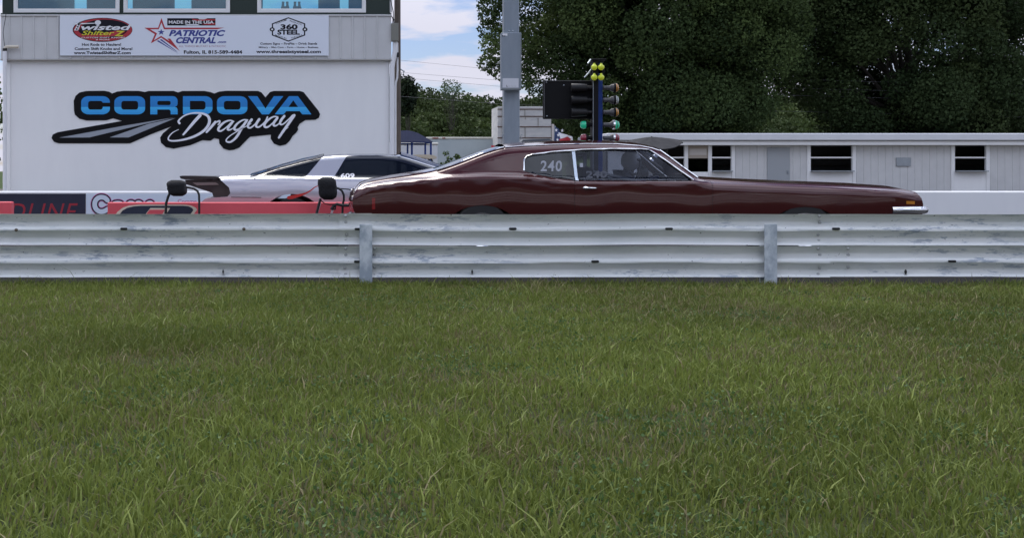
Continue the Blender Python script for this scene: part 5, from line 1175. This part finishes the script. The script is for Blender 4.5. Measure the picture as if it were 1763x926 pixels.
# grey patio umbrella
Y = 44.0
um = thing('patio_umbrella', (XY(1147, Y), Y, 0), 'wide grey fabric patio umbrella, tilted, in front of the white concession building', 'umbrella')
apex = P(1121, 235.6, Y); rim = [P(a, b, Y + d) for a, b, d in ((1071, 246.3, -.1), (1088, 249.5, -.75), (1118, 252.8, -1.0), (1152, 255.4, -.75), (1176, 244.8, 0), (1168, 240.7, .8), (1112, 241.2, 1.0), (1085, 241.4, .8))]
mb = MB(); vs = []; n = 8; sub = 4
for th in (0, .02):
    for ring in range(6):
        t = ring / 5
        for k in range(n * sub):
            a, b = rim[k // sub], rim[(k // sub + 1) % n]; f = (k % sub) / sub; e = a.lerp(b, f); p = apex.lerp(e, t)
            p.z += .012 * math.sin(math.pi * t) - .05 * math.sin(math.pi * f) * t - th; vs.append(p)
W_ = n * sub; fs = []
for L in range(2):
    for r_ in range(5):
        for k in range(W_):
            o_ = L * 6 * W_; q = (o_ + r_ * W_ + k, o_ + (r_ + 1) * W_ + k, o_ + (r_ + 1) * W_ + (k + 1) % W_, o_ + r_ * W_ + (k + 1) % W_); fs.append(q if L == 0 else tuple(reversed(q)))
for k in range(W_): a = 5 * W_ + k; b = 5 * W_ + (k + 1) % W_; fs.append((a, 6 * W_ + a, 6 * W_ + b, b))
mb.add(vs, fs); obj('canopy', mb, mat('grey umbrella cloth', (.058, .057, .060), .9, spec=.1, var=2, col2=(.042, .042, .044)), um, smooth=40)
mb = MB(); mb.tube([(XY(1148, Y), Y, 0), (XY(1148, Y), Y, ZY(256, Y)), apex], .028, 8); obj('pole', mb, M['black'], um)
mb = MB()
for q in rim: mb.tube([apex + Vector((0, 0, -.05)), q + Vector((0, 0, -.04))], .012, 5)
obj('rib', mb, M['black'], um)
mb = MB(); mb.lathe([(0, .28), (.06, .26), (.09, .05), (.3, .045)], (XY(1148, Y), Y, 0), (0, 0, 1), 20); obj('base', mb, M['black'], um, smooth=40)

# ------------------------------------------------------------------ vegetation
def tones(n, lo, hi, w):
    t = w[:, None]; return np.array(lo) * (1 - t) + np.array(hi) * t
def clump_leaves(centers, radii, per, flat_=.8):
    p = []; id_ = []
    for i, (c, r) in enumerate(zip(centers, radii)):
        n = int(per * r * r); d = rng.normal(size=(n, 3)); d /= np.linalg.norm(d, axis=1)[:, None]
        q = np.array(c) + d * (rng.uniform(.25, 1, n) ** .5 * r)[:, None] * np.array([1, 1, flat_]); p.append(q); id_.append(np.full(n, i))
    return np.concatenate(p), np.concatenate(id_)
def tree(name, label, base, h, crown_c, crown_r, nclump, rc, per, leaf, lo, hi, group=None, hang=None, trunk_r=.3, seed=0, extra=()):
    global rng
    rng = np.random.default_rng(seed)
    t = thing(name, base, label, 'tree', group); cs_ = []; rs = []
    while len(cs_) < nclump:
        d = rng.normal(size=3); d /= np.linalg.norm(d); k = rng.uniform(.30, 1) ** .45
        c = np.array(crown_c) + d * k * np.array(crown_r)
        if c[2] < crown_c[2] - crown_r[2] * .86: continue
        cs_.append(c); rs.append(rng.uniform(*rc))
    for c, r in extra: cs_.append(np.array(c)); rs.append(r)
    pos, cid = clump_leaves(cs_, rs, per); n = len(pos)
    cb_ = rng.random(len(cs_)); w = np.clip(cb_[cid] ** 1.4 * .85 + rng.random(n) * .40 - .1, 0, 1)
    scatter('crown', M['leaf'], pos, 0, leaf, tones(n, lo, hi, w), parent=t)
    mb = MB(); b = Vector(base); top = Vector((crown_c[0], crown_c[1], crown_c[2] + crown_r[2] * .3)); fork = b.lerp(top, .28)
    mb.tube([b - Vector((0, 0, .3)), b.lerp(fork, .5) + Vector((.1, 0, 0)), fork, fork.lerp(top, .5) + Vector((.25, .1, 0)), top], [trunk_r * 1.25, trunk_r, trunk_r * .85, trunk_r * .5, trunk_r * .15], 10)
    order = sorted(range(len(cs_)), key=lambda i: -rs[i])[:26]
    for i in order:
        c = Vector(cs_[i]); st_ = fork.lerp(top, rng.uniform(0, .7)); mid = st_.lerp(c, .5) + Vector((rng.normal() * .25, rng.normal() * .25, .35))
        mb.tube([st_, mid, c], [trunk_r * .32, trunk_r * .18, trunk_r * .06], 6)
    obj('trunk', mb, M['bark'], t, smooth=60); return t
DK, LT = (.026, .046, .017), (.090, .130, .040)
# the big cottonwood behind the concession stand; its left edge hangs over the sky gap
Yt = 60.0
ex = []
r_ = random.Random(4)
for px, py, r in ((846, 8, .75), (838, 30, .5), (842, 52, .6), (858, 62, .7), (845, 78, .6), (856, 92, .55), (838, 108, .55), (850, 118, .5), (862, 128, .45), (872, 30, .9), (884, 60, .8), (905, 15, .9), (902, 128, .5), (907, 140, .5), (918, 118, .6), (900, 92, .55),
                  (925, 150, .6), (935, 90, .9), (930, 50, 1.0), (916, 75, .6), (945, 175, .7), (952, 205, .55), (960, 225, .5), (990, 226, .6), (930, 196, .4), (940, 212, .35), (965, 150, .9), (1000, 215, .8), (1040, 200, .9), (1020, 228, .6), (855, -10, .9), (890, -15, 1.)):
    q = P(px, py, Yt + r_.uniform(-1.5, 1.5)); ex.append(((q.x, q.y, q.z), r))
cxc = XY(1120, Yt)
tree('cottonwood_tree', 'huge dark leafy tree filling the background behind the starting lights and concession stand', (XY(1118, Yt), Yt + .5, 0), 16, (cxc + .6, Yt, 8.2), (5.9, 4.6, 6.6), 230, (1.0, 1.8), 820, .13, DK, LT, trunk_r=.42, seed=5, extra=ex)
tree('cottonwood_tree', 'large dark tree standing to the right of the huge one', (XY(1560, 62), 62.5, 0), 15, (XY(1560, 62), 62, 7.2), (6.5, 4.5, 6.2), 170, (1., 1.8), 640, .14, DK, (.046, .066, .022), trunk_r=.4, seed=6)
tree('cottonwood_tree', 'dark tree at the far right edge, behind the end of the concession stand', (XY(1840, 66), 66, 0), 13, (XY(1840, 66), 66, 6), (5, 4, 5.2), 70, (.9, 1.6), 380, .18, DK, (.040, .06, .022), trunk_r=.35, seed=7)
# the wood on the rise behind (one mass)
rng = np.random.default_rng(21)
line = curve([(600, 128), (660, 130), (692, 126), (702, 132), (712, 142), (724, 149), (740, 151), (756, 156), (775, 158), (800, 158), (822, 161), (845, 164), (870, 163), (890, 161), (930, 168), (1000, 166), (1200, 160), (1500, 165), (1900, 170)])
cc_, rr_ = [], []
for Yw, drop, num in ((165, 0, 240), (150, 16, 240), (138, 36, 240), (128, 58, 240)):
    for k in range(num):
        px = 590 + (1350 * (k + rng.uniform(-.5, .5)) / num) ; r = rng.uniform(1.3, 2.9); py = line(px) + drop + rng.uniform(0, 24) + r * F / Yw * .75
        q = P(px, py, Yw + rng.uniform(-5, 5)); cc_.append((q.x, q.y, q.z)); rr_.append(r)
pos, cid = clump_leaves(cc_, rr_, 110); cbw = rng.random(len(cc_)); n = len(pos)
w = np.clip(cbw[cid] * .85 + rng.random(n) * .35 - .12, 0, 1)
wd = scatter('woodland', M['leaf'], pos, 0, .36, tones(n, (.030, .046, .016), (.068, .096, .030), w), origin=(20, 145, 0)); tag(wd, kind='stuff')
rise = MB(); xs = np.linspace(-8, 90, 30); vs = []
for x in xs: vs += [(x, 112, 0), (x, 130, 3.5), (x, 165, 7.0), (x, 200, 7)]
rise.add(vs, [(i * 4 + k, i * 4 + 4 + k, i * 4 + 5 + k, i * 4 + 1 + k) for i in range(29) for k in range(3)]); struct('hillside', rise, M['field'], origin=(0, 112, 0))
def small_tree(name, label, px, py_top, py_bot, wpx, Y, nclump, rc, per, leaf, lo, hi, seed):
    c = P(px, (py_top + py_bot) / 2, Y); hz_ = (py_bot - py_top) / 2 * Y / F
    return tree(name, label, (c.x, Y, 0), 0, (c.x, Y, c.z), (wpx / 2 * Y / F, wpx / 2 * Y / F, hz_), nclump, rc, per, leaf, lo, hi, trunk_r=.06, seed=seed)
small_tree('pale_tree', 'wispy grey green tree rising above the dark wood line', 778, 137, 175, 36, 126, 30, (.25, .6), 90, .18, (.08, .115, .07), (.14, .185, .11), 31)
small_tree('conifer_tree', 'dark pointed tree at the edge of the wood beside the utility pole', 701, 128, 200, 26, 118, 34, (.4, .8), 130, .28, (.012, .02, .012), (.03, .045, .02), 32)
tree('leafy_tree', 'dark tree showing in a sliver at the left of the tower', (XY(-40, 60), 60, 0), 0, (XY(-48, 60), 60, 4.0), (1.5, 2, 3.0), 34, (.5, .9), 150, .2, DK, LT, trunk_r=.2, seed=33)
# trees added behind the onlooker to darken the car sides: seen only as reflections
rng = np.random.default_rng(51)
cc_, rr_ = [], []
for k in range(260):
    r = rng.uniform(2., 3.6); cc_.append((rng.uniform(-110, 110), rng.uniform(-62, -46), rng.uniform(.5, 12.5) * rng.uniform(.6, 1))); rr_.append(r)
pos, cid = clump_leaves(cc_, rr_, 30); n = len(pos)
tag(scatter('woodland', M['leaf'], pos, 0, 1.0, tones(n, (.012, .018, .008), (.03, .042, .016), rng.random(n)), origin=(0, -55, 0)), kind='stuff')
# weeds by the trailer
Yv = 40.0
wdz = thing('weed_clump', (XY(775, Yv), Yv, 0), 'clump of tall green weeds in front of the pale trailer', 'weeds')
rng = np.random.default_rng(41)
ctr = [P(a, b, Yv + c) for a, b, c in ((760, 288, .1), (772, 285, 0), (785, 284, .1), (798, 281, 0), (810, 282, .1), (774, 273, 0), (786, 269, 0), (768, 264, .1), (790, 271, 0), (750, 291, 0), (778, 296, 0), (795, 292, 0), (812, 292, 0), (765, 300, 0), (785, 303, 0))]
pos, cid = clump_leaves([tuple(c) for c in ctr], [.10 if c.z > 1.45 else .19 for c in ctr], 2600); n = len(pos)
scatter('foliage', M['leaf'], pos, 0, .07, tones(n, (.03, .05, .015), (.085, .13, .035), rng.random(n)), parent=wdz)
mb = MB()
for c in ctr: mb.tube([(XY(775, Yv) + (c.x - XY(775, Yv)) * .5, Yv, 0), ((c.x + XY(775, Yv)) / 2, Yv, c.z * .6), tuple(c)], [.012, .009, .005], 5)
obj('stem', mb, mat('weed stem', (.06, .09, .03), .8), wdz)
